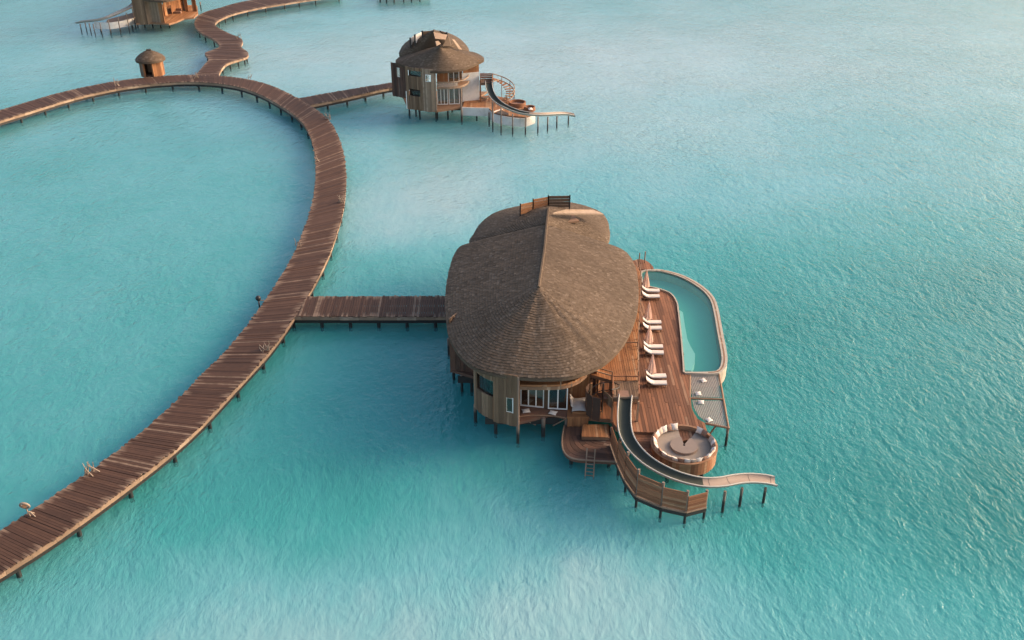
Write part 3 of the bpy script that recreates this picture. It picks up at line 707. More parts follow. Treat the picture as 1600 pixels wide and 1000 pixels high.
# nook with daybed
nk = MB(); nk.box((6.35, 77.4, 2.28), (2.1, 3.4, .2)); nk.build('nook_floor', 'orange_wood', villa)
nb_ = MB()
board_wall('nook_front', [(5.35, 75.75), (7.35, 75.75)], 1.25, 2.36, villa, mat='orange_wood', wid=.2)
board_wall('nook_wall', [(5.3, 79.05), (7.5, 79.2)], 2.35, 6.1, villa, mat='orange_wood', wid=.22)
q = MB(); q.bar((7.5, 75.9, 2.2), (7.5, 75.9, 6.1), .16); q.build('nook_post', 'orange_wood', villa)
q = MB(); q.bar((7.5, 79.0, 2.2), (7.5, 79.0, 6.1), .16); q.build('nook_post', 'orange_wood', villa)
db = thing('daybed', (6.5, 77.3, 2.38), 'cream daybed mattress in the orange timber nook below the balcony', 'daybed')
q = MB(); q.box((6.5, 77.3, 2.5), (1.35, 2.3, .2)); q.build('base', 'orange_wood', db)
mt = pillow_mb((6.5, 77.3, 2.74), 1.5, 2.45, .38); mt.build('mattress', 'cushion_white', db, True)
for i, yy in enumerate((76.6, 77.1, 77.6, 78.1)):
    cushion((5.78, yy, 3.12), .5, .5, .2, math.pi / 2 + .1 * i, 1.0, 'cushion_white', 'small white pillow propped along the back of the cream daybed', 'pillows on the daybed', 'pillow')
for px, py, rz in ((822, 642, .2), (864, 645, -.4)):
    p = P(px, py, ZF + .1); cushion((p.x, p.y, ZF + .12), .8, .7, .24, rz, 0, 'cushion_white', 'white cushion lying on the dark ledge under the villa windows', 'cushions on the window ledge')

# ------------------------------------------------------------------ sun deck
sun_deck = thing('sun_deck', (*P2(1035, 560, 0), 0), 'broad reddish brown plank sun deck between the villa and the pool', 'deck')
dk = [(1003, 420), (1003, 438), (1006.7, 446), (1027, 450.5), (1046, 457.5), (1056, 470), (1059, 484), (1064.5, 530), (1069.5, 581), (1076, 582), (1081, 636), (1087, 650), (1100, 662), (1108, 680), (1060, 690), (1024, 676), (987, 674), (962, 668), (955, 655), (913, 651), (912, 620), (945, 590), (975, 520), (985, 470), (990, 420)]
deck('deck_frame', [P2(x, y, ZD) for x, y in dk], ZD, sun_deck, 0.0, .30)
for x, y in ((1083, 640), (1105, 664), (990, 676), (962, 670), (1055, 676), (1072, 584)):
    p = P(x, y, ZD); pile(sun_deck, p.x - .3, p.y + .5, ZD - .2, .16)
tt = MB(); tp = [P2(x, y, 2.3) for x, y in [(985, 408), (1000, 404.5), (1012, 408), (1020, 415), (1022, 421), (1000, 421), (988, 420)]]
deck('deck_frame', tp, 2.3, sun_deck, 0, .3)
for px, py, z in ((998, 418, 4.2), (1007, 412, 3.9), (1001, 448, 3.6)):
    p = P(px, py, 2.2); q = MB(); q.tube([(p.x, p.y, 2.2), (p.x, p.y, z)], .07, 6); q.build('deck_pole', 'trim_wood', sun_deck)
# upper terrace and slide platform
ZT = 4.8
terr = thing('upper_terrace', (*P2(980, 560, 0), 0), 'raised orange plank terrace along the eave of the big roof behind the slide', 'terrace')
tpoly = [(921, 584), (956, 594.5), (997, 594.5), (996.5, 540), (1000, 480), (1000.5, 425), (985, 402), (972, 410), (965, 470), (945, 530)]
deck('terrace_frame', [P2(x, y, ZT) for x, y in tpoly], ZT, terr, 0.0, .22, 'orange_wood', fh=.3)
railing(terr, [P2(x, y, ZT) for x, y in [(997, 594), (996.5, 540), (1000, 480), (1000.5, 425)]], ZT, .95)
railing(terr, [P2(x, y, ZT) for x, y in [(921, 584), (956, 594)]], ZT, .95)
railing(terr, [P2(x, y, ZT) for x, y in [(958, 541.5), (996, 541.5)]], ZT, .5, rails=(1.0,))
for x, y in ((921, 584.5), (956, 594), (996, 594), (996, 545), (999, 485), (999, 430)):
    p = P(x, y, ZT); q = MB(); q.bar((p.x - .1, p.y + .15, ZD), (p.x - .1, p.y + .15, ZT - .3), .2); q.build('terrace_post', 'trim_wood', terr)
p0 = P(921, 584.5, ZT); p1 = P(956, 594, ZT)
board_wall('terrace_back_wall', [(8.0, 79.9), (10.6, 79.4)], ZD, ZT - .38, terr, mat='lower_deck_wood', openings=[(.6, 1.7, 2.0, 4.1)])
tower = thing('slide_platform', (*P2(978, 640, 0), 0), 'small square timber platform with low rails at the top of the water slide', 'platform')
fp = [P2(x, y, ZT) for x, y in [(957.5, 595.5), (998, 595.5), (998, 623), (957.5, 623)]]
deck('platform_frame', fp, ZT, tower, 0, .2, 'wall_wood', fh=.25)
hb = MB(); c_ = P(974, 615, ZT); hb.box((c_.x, c_.y, ZT + .012), (1.0, 1.0, .03)); hb.build('hatch', 'cushion_brown', tower)
for pts_ in ([fp[0], fp[1]], [fp[1], fp[2]], [fp[0], fp[3]]): railing(tower, pts_, ZT, .55, rails=(1.0,), mat='screen_wood', post_step=1.4)
q = MB(); q.bar((*fp[3], ZT + .12), (*fp[2], ZT + .12), .14, .2); q.build('front_beam', 'pale_wood', tower)
for p in fp:
    q = MB(); q.bar((*p, ZD - .1), (*p, ZT - .3), .18); q.build('platform_post', 'trim_wood', tower)
A = P(957, 622, 5.2); B = P(943.5, 609.5, 5.2); nbd = 7
for i in range(nbd):
    f0, f1 = i / nbd, (i + .9) / nbd; q = MB(); a = A.lerp(B, f0); b = A.lerp(B, f1); a.z = b.z = 4.6; q.bar(a, b, .06, 1.15); q.build('side_panel_board', 'wall_wood', tower)
stair = thing('spiral_staircase', (*P2(941, 634, 3.0), ZD), 'dark spiral staircase with fanned timber treads beside the slide platform', 'staircase')
sc_ = Vector(ORG[stair.name]); R_ = 1.5
q = MB(); q.tube([sc_, sc_ + Vector((0, 0, 3.4))], .09, 8); q.build('centre_pole', 'metal_dark', stair)
hel = []
for i in range(14):
    a0 = math.radians(-100 - i * 25); a1 = a0 - math.radians(27); z = ZD + .18 + i * .19; q = MB()
    pts = [(sc_.x + .08 * math.cos(a0), sc_.y + .08 * math.sin(a0)), (sc_.x + R_ * math.cos(a0), sc_.y + R_ * math.sin(a0)), (sc_.x + R_ * math.cos((a0 + a1) / 2), sc_.y + R_ * math.sin((a0 + a1) / 2)), (sc_.x + R_ * math.cos(a1), sc_.y + R_ * math.sin(a1))]
    q.prism(pts, z - .05, z); q.build('tread', 'orange_wood' if i < 6 else 'lower_deck_wood', stair)  # lower treads in orange wood: the light on them put into colour
    hel.append((sc_.x + (R_ + .03) * math.cos(a0), sc_.y + (R_ + .03) * math.sin(a0), z + .95))
q = MB(); q.tube(hel, .05, 6); q.tube([(x, y, z - .9) for x, y, z in hel], .05, 6); q.build('handrail', 'metal_dark', stair)
for h_ in hel[::1]:
    q = MB(); q.tube([(h_[0], h_[1], h_[2] - .95), h_], .025, 5); q.build('baluster', 'metal_dark', stair)
for i in range(4):
    a0 = math.radians(140 + i * 30); a1 = math.radians(168 + i * 30); q = MB(); A = sc_ + Vector((math.cos(a0), math.sin(a0), 0)) * (R_ + .15); B = sc_ + Vector((math.cos(a1), math.sin(a1), 0)) * (R_ + .15)
    q.bar(A + Vector((0, 0, 1.4)), B + Vector((0, 0, 1.4)), .05, 2.6); q.build('stair_screen', 'lower_deck_wood', stair)

# slide
sp = [(977, 622, 4.75), (975, 648, 4.45), (976, 674, 4.2), (982, 692, 4.02), (995, 710, 3.8), (1013, 726, 3.55), (1037, 740, 3.3), (1063, 750.5, 3.05), (1089, 757, 2.8), (1109.5, 758.8, 2.62), (1130, 757.5, 2.45), (1151, 753.5, 2.3), (1172, 752, 2.1), (1195, 753.5, 1.85), (1212, 757, 1.6)]
slide1 = water_slide([P(*p) for p in sp], 1.2, 'long curving open water slide dropping from the sun deck into the lagoon', [(18.35, 64.75, 2.3), (20.0, 65.5, 2.05), (22.2, 66.0, 1.65)])
# timber screen below the slide
scr = thing('privacy_screen', (*P2(1031, 811, 0), 0), 'curved timber screen of horizontal boards on piles below the water slide', 'screen')
sb = [(953, 712, 3.4), (963, 742, 4.1), (974.7, 768, 4.3), (992, 793, 4.05), (1031, 810, 3.75), (1070, 819, 3.45), (1101, 811, 3.0)]
sw_ = [(P(x, y, 0), z) for x, y, z in sb]
for i in range(len(sw_) - 1):
    (a, za), (b, zb) = sw_[i], sw_[i + 1]; nb = 7; zt = min(za, zb); z0 = 1.45
    for k in range(nb):
        h = (zt - z0) / nb; zc = z0 + (k + .5) * h; d = (b - a).normalized() * .08; q = MB()
        q.bar((a.x + d.x, a.y + d.y, zc), (b.x - d.x, b.y - d.y, zc), .07 + .02 * (k % 2), h - .035); q.build('board', 'screen_wood', scr)
    q = MB(); q.bar((a.x, a.y, 1.32), (b.x, b.y, 1.32), .2, .12); q.build('bottom_rail', 'pale_wood', scr)
    q = MB(); q.bar((a.x, a.y, 1.0), (b.x, b.y, 1.0), .14, .28); q.build('bottom_beam', 'metal_dark', scr)
for p, z in sw_[1:]:
    dr = (p - Vector((14, 68.5, 0))).normalized() * -.14
    pile(scr, p.x + dr.x, p.y + dr.y, z + .1, .12)

# lower swim deck with curved boards
low = thing('swim_deck', (*P2(920, 695, 0), 0), 'low dark rounded swim deck with curved boards and a ladder into the sea', 'deck')
ZL = 1.2
op = [(882, 664), (879, 680), (878.5, 695), (882, 706), (891, 714), (905, 717.5), (930, 719), (967, 721)]
O = resample(catmull([(*P2(x, y, ZL), 0) for x, y in op], 6), n=33)[:, :2]
An = resample([P2(925, 664, ZL), P2(928, 672, ZL), P2(962, 690, ZL)], n=33)
nst = 9
fr_ = MB(); fr_.prism([tuple(p) for p in O] + [P2(953, 664, ZL)], ZL - .4, ZL - .06); lf = fr_.build('deck_frame', 'lower_deck_wood', low)
for k in range(nst):
    f0, f1 = k / nst, (k + .93) / nst
    for s in range(0, 32, 8):
        idx = range(s, s + 9); poly = [tuple(O[i] + (An[i] - O[i]) * f0) for i in idx] + [tuple(O[i] + (An[i] - O[i]) * f1) for i in reversed(idx)]
        q = MB(); q.prism(poly, ZL - .055, ZL + random.gauss(0, .006)); q.build('plank', 'lower_deck_wood', lf)
q = MB(); q.tube([(*p, ZL - .05) for p in O], .09, 6); q.build('deck_rim', 'pale_wood', low)
deck('step_frame', [P2(x, y, 1.65) for x, y in [(909, 663), (951, 663), (952, 683), (909, 682)]], 1.65, low, 0, .22, 'orange_wood', fh=.3)
for x, y in ((893, 712), (953, 716), (885, 690)): p = P(x, y, ZL); pile(low, p.x, p.y + .4, ZL - .3, .17)
lad = thing('swim_ladder', (*P2(920, 749, 0), 0), 'slim timber ladder hanging from the swim deck into the sea', 'ladder')
r0 = [P(914, 748, -.2), P(927, 749.5, -.2)]; r1 = [P(917.5, 700, 2.0), P(930, 701.5, 2.0)]
for a, b in zip(r0, r1): q = MB(); q.tube([a, b], .06, 6); q.build('rail', 'pale_wood', lad)
for i in range(6): f = .12 + i * .12; q = MB(); q.bar(r0[0].lerp(r1[0], f), r0[1].lerp(r1[1], f), .08, .05); q.build('rung', 'pale_wood', lad)
# sunken steps beside the pit
sk = thing('sunken_steps', (*P2(1004, 690, 0), 0), 'nested dark timber steps between the slide and the round seating pit', 'steps')
for i, (k, z) in enumerate(((0, 1.95), (1, 1.75), (2, 1.55))):
    o_ = 3.2 * k; poly = [(988 + o_, 674.5 + o_), (1023, 675 + o_), (1026, 700), (1018, 716), (1006 + o_ * .5, 703)]
    deck('step_frame', [P2(x, y, z) for x, y in poly], z, sk, 0 if i % 2 else math.pi / 2, .25, 'lower_deck_wood' if i else 'deck_wood', fh=.12)

# round seating pit
pc = P(1069, 693.5, 2.65); PR = 2.95
pit = thing('seating_pit', (pc.x, pc.y, 1.2), 'round sunken seating pit with plank sides at the corner of the sun deck', 'seating pit')
npl = 56
for i in range(npl):
    a = 2 * math.pi * i / npl; q = MB(); q.box((pc.x + PR * math.cos(a), pc.y + PR * math.sin(a), 1.93 + random.gauss(0, .015)), (.09, 2 * math.pi * PR / npl - .02, 1.42), a); q.build('plank', 'screen_wood', pit)
q = MB(); q.lathe([(PR - .13, 1.95), (PR - .13, 2.66), (PR + .10, 2.66), (PR + .10, 2.60), (PR + .03, 2.60), (PR + .03, 1.3)], (pc.x, pc.y, 0), 64); q.build('rim', 'screen_wood', pit)
q = MB(); q.lathe([(0, 1.9), (PR - .1, 1.9)], (pc.x, pc.y, 0), 48); q.build('floor', 'dark_interior', pit)
def sector(r0, r1, a0, a1, z0, z1, n=44):
    mb = MB(); A = [a0 + (a1 - a0) * i / n for i in range(n + 1)]
    vs = []
    for z in (z0, z1):
        for r in (r0, r1): vs += [(pc.x + r * math.cos(t), pc.y + r * math.sin(t), z) for t in A]
    m = n + 1; fs = []
    for i in range(n):
        fs += [(2 * m + i, 3 * m + i, 3 * m + i + 1, 2 * m + i + 1), (m + i, 3 * m + i, 3 * m + i + 1, m + i + 1)[::-1], (i, i + 1, 2 * m + i + 1, 2 * m + i)[::-1]]
    fs += [(0, m, 3 * m, 2 * m), (m - 1, 3 * m - 1, 4 * m - 1, 2 * m - 1)]
    return mb.add(vs, fs)
a0, a1 = math.radians(92), math.radians(418)
sector(.18, PR - .14, a0, a1, 1.92, 2.25).build('seat', 'seat_canvas', pit)
sector(.12, 1.25, a0 + .02, a1 - .02, 2.25, 2.52).build('table', 'table_stone', pit)
ncu = 27
for i in range(ncu):
    t = a0 + .16 + (a1 - a0 - .32) * i / (ncu - 1)
    if 2 <= ncu - 1 - i <= 2: continue
    wht = i % 2 == 0; mt_ = 'cushion_white' if wht else ('cushion_brown' if i % 4 == 1 else 'cushion_beige')
    r_c = PR - .30
    lb = {'cushion_white': 'plump white cushion standing against the rim of the round seating pit', 'cushion_brown': 'brown cushion standing against the rim of the round seating pit', 'cushion_beige': 'beige cushion standing against the rim of the round seating pit'}[mt_]
    cushion((pc.x + r_c * math.cos(t), pc.y + r_c * math.sin(t), 2.70), .72, .68, .30, t - math.pi / 2 + random.gauss(0, .12), 1.15 + random.gauss(0, .1), mt_, lb, 'cushions round the seating pit')
for k in range(4):
    t = math.radians(45 + 90 * k); pile(pit, pc.x + 2.2 * math.cos(t), pc.y + 2.2 * math.sin(t), 1.9, .18)

# pool
pool = thing('swimming_pool', (*P2(1090, 520, 0), 0), 'long curved infinity pool with pale stone rim beside the sun deck', 'pool')
ZP = 2.38
inn_px = [(1004, 424), (1020, 422.5), (1036, 424), (1064.6, 433), (1091, 448), (1108, 465), (1115, 486), (1121, 520), (1126, 546), (1127.5, 562), (1124, 575), (1114, 580), (1073, 580.5), (1070, 577), (1066, 530), (1061, 484), (1058, 470), (1048, 457), (1028, 449.5), (1008, 445), (1004.5, 437)]
I_ = resample(catmull([(*P2(x, y, ZP), 0) for x, y in inn_px], 4, True), n=121, closed=True)[:, :2]
tg = np.roll(I_, -1, 0) - np.roll(I_, 1, 0); tg /= np.hypot(*tg.T)[:, None]; nr_ = np.c_[-tg[:, 1], tg[:, 0]]
ctr = I_.mean(0)
if ((nr_ * (I_ - ctr)).sum(1)).mean() < 0: nr_ = -nr_
wdt = .16 + .46 * np.clip(nr_[:, 0] * .9 + .25 + .5 * np.clip(nr_[:, 1], 0, 1) * (I_[:, 0] > ctr[0] - 1), 0, 1) * (I_[:, 0] > ctr[0] - 3)
ks = np.ones(9) / 9; wdt = np.convolve(np.r_[wdt[-4:], wdt, wdt[:4]], ks, 'valid'); Oo = I_ + nr_ * wdt[:, None]
m_ = len(I_); mb = MB(); q = [(*p, ZP) for p in I_] + [(*p, ZP) for p in Oo] + [(*p, .7) for p in Oo] + [(*p, .9) for p in I_]
mb.add(q, [f for i in range(m_) for f in ((i, m_ + i, m_ + (i + 1) % m_, (i + 1) % m_), (m_ + i, 2 * m_ + i, 2 * m_ + (i + 1) % m_, m_ + (i + 1) % m_), (i, (i + 1) % m_, 3 * m_ + (i + 1) % m_, 3 * m_ + i), (2 * m_ + i, 3 * m_ + i, 3 * m_ + (i + 1) % m_, 2 * m_ + (i + 1) % m_))])
mb.build('pool_wall', 'pool_stone', pool)
mid = I_ + nr_ * (wdt[:, None] * .45)
ch_ = MB()
for i in range(m_):
    j = (i + 1) % m_
    if wdt[i] > .38 and wdt[j] > .38: ch_.bar((*mid[i], ZP + .004), (*mid[j], ZP + .004), .16, .012)
ch_.build('overflow_channel', 'trim_wood', pool)
fb = MB(); fb.prism([tuple(p) for p in I_], .9, 1.05); fb.build('pool_floor', 'pool_floor', pool)
wt = MB(); wt.add([(*p, ZP - .16) for p in I_], [tuple(range(m_)) if sum(I_[i][0]*I_[(i+1)%m_][1]-I_[(i+1)%m_][0]*I_[i][1] for i in range(m_)) > 0 else tuple(range(m_))[::-1]]); wt.build('pool_water', 'pool_water', pool)
lp = [(1061.5, 484), (1066, 530), (1070.5, 579), (1080, 579), (1085.5, 566), (1086, 553), (1079, 541), (1074, 530), (1070, 508), (1067, 488)]
lx = MB(); lx.prism([P2(x, y, 2.1) for x, y in lp], 1.3, 2.1); lx.build('pool_ledge', 'pool_ledge', pool)
for x, y in ((1125, 600), (1132, 560), (1120, 500), (1085, 455), (1040, 430)): p = P(x, y, 1.0); pile(pool, p.x - .4, p.y + .4, .9, .2)

# overwater nets
net = thing('overwater_net', (*P2(1108, 640, 0), 0), 'pair of woven lounging nets stretched over the sea below the pool', 'net')
ZN = 2.05
n1 = [(1078.5, 584), (1121, 584), (1127.5, 621), (1081, 620.5)]; n2 = [(1081.5, 625.5), (1129, 626), (1136, 667.5), (1105, 661), (1091, 649), (1084, 637)]
for nn_ in (n1, n2):
    q = MB(); q.prism([P2(x, y, ZN) for x, y in nn_], ZN - .03, ZN); nt_ = q.build('net_panel', 'net', net)
    W = [P(x, y, ZN + .01) for x, y in nn_]; cc = MB()
    qp = [(w_.x, w_.y) for w_ in W]; xs0 = min(p[0] for p in qp); xs1 = max(p[0] for p in qp); ys0 = min(p[1] for p in qp); ys1 = max(p[1] for p in qp)
    x = xs0 + .1
    while x < xs1:
        yy = clip_col(qp, x)
        for k in range(0, len(yy) - 1, 2): cc.bar((x, yy[k], ZN + .01), (x, yy[k + 1], ZN + .01), .03)
        x += .17
    qs = [(p[1], p[0]) for p in qp]; y = ys0 + .1
    while y < ys1:
        xx = clip_col(qs, y)
        for k in range(0, len(xx) - 1, 2): cc.bar((xx[k], y, ZN + .012), (xx[k + 1], y, ZN + .012), .03)
        y += .17
    cc.build('cords', 'net_cord', nt_, kind='stuff')
for a, b in (((1122.5, 580), (1138.5, 670)), ((1077, 622.5), (1131, 624)), ((1102, 661.5), (1139, 669)), ((1078, 583), (1077.5, 622))):
    q = MB(); q.tube([P(*a, ZN + .06), P(*b, ZN + .06)], .11, 8); q.build('net_beam', 'trim_wood', net)
for x, y in ((1129.5, 624), (1137.5, 669)): p = P(x, y, ZN); pile(net, p.x, p.y, ZN, .13)
q = MB(); q.tube([P(1122, 661, ZN), P(1103, 686, .6)], .09, 6); q.build('net_brace', 'trim_wood', net)
for px, py, rz in ((1099, 593.5, .5), (1091, 614, .1), (1095.5, 627.5, -.1), (1108, 655, .6)):
    p = P(px, py, ZN + .2); cushion((p.x, p.y, ZN + .15), .62, .58, .24, rz, .15, 'cushion_white', 'loose white cushion on the net panel ' + {593.5: 'touching the pool, near the pool wall', 614: 'touching the pool, beside the cross beam', 627.5: 'away from the pool, beside the cross beam', 655: 'away from the pool, at its tapering end'}[py], 'cushions on the net')

# sun loungers and closed parasols
def make_lounger():
    root = thing('sun_lounger', (0, 0, 0), 'white cushioned sun lounger with raised back on the sun deck', 'sun lounger', 'sun loungers on the deck')
    q = MB(); q.box((.1, 0, .28), (1.95, .68, .07)); q.build('frame', 'trim_wood', root)
    for x in (-.75, .95):
        for y in (-.28, .28): q = MB(); q.box((x, y, .12), (.08, .08, .26)); q.build('leg', 'trim_wood', root)
    prof = [(-1.02, .92), (-.75, .66), (-.48, .45), (-.2, .36), (.3, .36), (.7, .36), (1.08, .37)]
    mb = MB(); n = len(prof); ys = [-.35, -.31, -.1, .1, .31, .35]; zs = [-.02, .10, .13, .13, .10, -.02]
    mb.add([(x, y, z + dz) for x, z in prof for y, dz in zip(ys, zs)], [(i * 6 + j, (i + 1) * 6 + j, (i + 1) * 6 + j + 1, i * 6 + j + 1)[::-1] for i in range(n - 1) for j in range(5)])
    mb.f += [tuple(range(6)), tuple(range(6 * (n - 1), 6 * n))[::-1]] + [(i * 6, i * 6 + 5, (i + 1) * 6 + 5, (i + 1) * 6) for i in range(n - 1)]
    mb.build('mattress', 'cushion_white', root)
    q = MB(); q.bar((-1.0, 0, .88), (-.45, 0, .40), .6, .05); q.build('backrest', 'trim_wood', root)
    return root
lou = make_lounger()
for i, (x, y) in enumerate(((1016.3, 453), (1016.3, 462), (1018, 502.5), (1018.5, 511.5), (1020, 540.5), (1021, 549.5), (1024.3, 586.5), (1025, 597))):
    o = lou if i == 0 else copy_tree(lou); o['label'] = 'white sun lounger, pair ' + ('beside the narrow end of the pool', 'second from the narrow end of the pool', 'second from the slide platform', 'standing beside the slide platform')[i // 2] + (', farther from the slide', ', nearer the slide')[i % 2]; o['group'] = 'sun loungers on the deck'; p = P(x, y, ZD + .45); o.location = (p.x, p.y, ZD + .01); o.rotation_euler.z = random.gauss(0, .03)
def make_parasol():
    root = thing('parasol', (0, 0, 0), 'closed peach parasol standing beside a pair of white loungers', 'parasol', 'closed parasols on the deck')
    q = MB(); q.tube([(0, 0, 0), (0, 0, 2.75)], .035, 6); q.build('pole', 'trim_wood', root)
    q = MB(); q.lathe([(.0, .09), (.3, .09), (.3, 0)], (0, 0, 0), 16); q.build('base', 'trim_wood', root)
    n = 16; mb = MB(); prof = [(.6, .42), (.9, .38), (1.5, .27), (2.1, .15), (2.6, .06), (2.8, .01)]
    mb.add([(math.cos(2 * math.pi * k / n) * r * (1 + .25 * (-1) ** k), math.sin(2 * math.pi * k / n) * r * (1 + .25 * (-1) ** k), z) for z, r in prof for k in range(n)], [(i * n + k, i * n + (k + 1) % n, (i + 1) * n + (k + 1) % n, (i + 1) * n + k) for i in range(len(prof) - 1) for k in range(n)])
    mb.build('canopy', 'peach_fabric', root)
    return root
par = make_parasol()
for i, (x, y) in enumerate(((1009, 449.5), (1012.5, 499), (1013.3, 536.5), (1018, 583))):
    o = par if i == 0 else copy_tree(par); o['label'] = 'closed peach parasol at the lounger pair ' + ('beside the narrow end of the pool', 'second from the narrow end of the pool', 'second from the slide platform', 'standing beside the slide platform')[i]; o['group'] = 'closed parasols on the deck'; p = P(x, y, ZD + .5); o.location = (p.x, p.y + .1, ZD + .01); o.rotation_euler.z = random.random()

# ------------------------------------------------------------------ far villa with the slide
fv = thing('water_villa', (*P2(690, 165, 0), 0), 'two-storey overwater villa with shaggy thatched roof at the end of the narrow jetty', 'villa')
c5 = crop(590, 30, 5)
ZE2 = 9.6
ef = [(140, 333), (180, 352), (250, 375), (330, 395), (400, 404), (480, 408), (560, 404), (640, 394), (710, 376), (775, 346), (832, 312), (790, 275), (700, 250), (480, 235), (270, 250), (165, 300)]
shingle_roof('roof', [P2(*c5(x, y), ZE2) for x, y in ef], [P(*c5(490, 216), 13.3), P(*c5(500, 208), 13.3)], fv, ZE2, .4, .4, curve=1.05)
eb = [(176, 280), (180, 235), (215, 190), (290, 150), (400, 120), (520, 120), (620, 145), (690, 200), (712, 255), (640, 290), (480, 300), (300, 300)]
shingle_roof('roof', [P2(*c5(x, y), ZE2 + .3) for x, y in eb], [P(*c5(450, 140), 14.9), P(*c5(440, 88), 15.1)], fv, ZE2 + .3, .4, .4, curve=.85)
def quad(mb, pts, th=.15):
    pts = [Vector(p) for p in pts]; n = (pts[1] - pts[0]).cross(pts[3] - pts[0]).normalized() * th
    return mb.add(pts + [p - n for p in pts], [(0, 1, 2, 3), (7, 6, 5, 4), (4, 5, 1, 0), (5, 6, 2, 1), (6, 7, 3, 2), (7, 4, 0, 3)])
def p5(x, y, z): return P(*c5(x, y), z)
q = MB(); quad(q, [p5(437, 100, 15.9), p5(450, 150, 15.3), p5(533, 158, 14.6), p5(545, 122, 15.0)], .1); q.build('skylight_panel', 'pale_wood', fv)
q = MB(); quad(q, [p5(452, 172, 15.0), p5(462, 208, 14.4), p5(496, 192, 14.2), p5(474, 168, 14.7)], .1); q.build('skylight_panel', 'pale_wood', fv)
dt = p5(552, 130, 14.8); dbs = [p5(505, 212, 13.4), p5(572, 210, 13.2), p5(590, 190, 12.9), p5(540, 175, 13.6)]
q = MB(); q.add(dbs + [dt], [(0, 1, 4), (1, 2, 4), (2, 3, 4), (3, 0, 4)]); q.build('dormer', 'thatch', fv)
q = MB(); quad(q, [p5(583, 158, 14.0), p5(635, 235, 12.2), p5(660, 238, 12.0), p5(600, 158, 13.8)], .1); q.build('roof_strip', 'pale_wood', fv)
for a, b, z0, z1, mt in (((255, 150), (290, 125), 12.1, 13.4, 'render_wall'), ((290, 125), (347, 100), 12.6, 14.1, 'render_wall'), ((350, 96), (440, 88), 14.0, 14.7, 'wall_wood'), ((490, 96), (540, 108), 13.8, 14.4, 'wall_wood')):
    A = p5(*a, z1); B = p5(*b, z1); q = MB(); q.bar((A.x, A.y, (z0 + z1) / 2), (B.x, B.y, (z0 + z1) / 2), .12, z1 - z0); q.build('roof_parapet', mt, fv)
    for p in (A, B): q = MB(); q.bar((p.x, p.y, z0 - .4), (p.x, p.y, z1 + .15), .3); q.build('parapet_post', 'metal_dark', fv)
# walls
def v2(x, y, z=2.2): p = p5(x, y, z); return (p.x, p.y)
wl1 = [v2(232, 688), v2(300, 702), v2(362, 708)]
board_wall('wall', wl1, 2.1, 9.9, fv, openings=[(.7, 3.3, 8.3, 9.3), (.7, 3.0, 4.6, 5.9)])
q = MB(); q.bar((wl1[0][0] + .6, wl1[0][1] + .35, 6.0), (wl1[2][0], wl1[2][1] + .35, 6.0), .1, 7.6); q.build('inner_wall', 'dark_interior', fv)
for (z0, z1) in ((8.3, 9.3), (4.6, 5.9)):
    q = MB(); q.bar((wl1[0][0] + .7, wl1[0][1] + .02, (z0 + z1) / 2), (wl1[2][0] - .3, wl1[2][1] + .15, (z0 + z1) / 2), .03, z1 - z0); q.build('pane', 'glass', fv)
board_wall('wall', [v2(362, 710), v2(420, 716), v2(462, 716)], 2.0, 9.9, fv, mat='pale_wood', openings=[(.9, 1.7, 7.6, 8.9)])
w0 = Vector(v2(385, 714)); w1_ = Vector(v2(412, 716)); window(fv, w0, w1_, 7.6, 8.9, 1, .08)
q = MB(); q.bar((*(Vector(v2(462, 716))), 2.0), (*(Vector(v2(462, 716))), 9.9), .16); q.build('corner_post', 'pale_wood', fv)
board_wall('wall', [v2(118, 590), v2(175, 600), v2(232, 620)], 2.0, 8.5, fv, mat='lower_deck_wood', openings=[(1.3, 2.2, 5.9, 7.7)])
window(fv, Vector(v2(160, 597)), Vector(v2(190, 602)), 5.9, 7.7, 2, .1)
q = MB(); q.bar((*(Vector(v2(230, 690))), 2.0), (*(Vector(v2(230, 690))), 5.3), .15); q.build('corner_post', 'white_paint', fv)
LA, LB = Vector(v2(468, 668, 2.5)), Vector(v2(642, 662, 2.5))
LM = LA.lerp(LB, .48); window(fv, LA, LM, 2.5, 5.6, 3, .13); window(fv, LA.lerp(LB, .52), LB, 2.5, 5.6, 2, .13)
window(fv, LA.lerp(LB, .5) + Vector((0, .9)), LB + Vector((0, .9)), 6.4, 9.5, 2, .13)
board_wall('wall', [LA + Vector((0, .9)), LA.lerp(LB, .48) + Vector((0, .9))], 6.3, 9.9, fv, mat='orange_wood')
q = MB(); q.bar((LA.x - .2, LA.y + 4.2, 6), (LB.x + .4, LB.y + 4.2, 6), .12, 8.0); q.build('inner_wall', 'interior_wood', fv)
q = MB(); q.prism([v2(234, 690), v2(462, 718), v2(655, 690), v2(720, 660), (LB.x + 5, LB.y + 9), (LA.x - 8, LA.y + 10)], 1.95, 2.3); q.build('floor_slab', 'trim_wood', fv)
bpt = [(p.x, p.y) for p in catmull([(*v2(460, 494, 7.3), 0), (*v2(560, 492, 7.3), 0), (*v2(640, 482, 7.3), 0), (*v2(690, 464, 7.3), 0), (*v2(722, 430, 7.3), 0)], 5)]
q = MB(); q.prism(bpt + [(LB.x + 2, LB.y + 4), (LA.x, LA.y + 3)], 6.15, 6.35); q.build('balcony_floor', 'trim_wood', fv)
for z0, z1, mt in ((6.0, 6.4, 'pale_wood'), (7.2, 7.4, 'pale_wood')):
    q = MB()
    for a, b in zip(bpt[:-1], bpt[1:]): q.bar((*a, (z0 + z1) / 2), (*b, (z0 + z1) / 2), .1, z1 - z0)
    q.build('balcony_rail', mt, fv)
q = MB()
for a, b in zip(bpt[:9], bpt[1:10]): q.bar((*a, 6.8), (*b, 6.8), .05, .7)
q.build('balcony_net', 'net', fv)
c8 = crop(720, 90, 8)
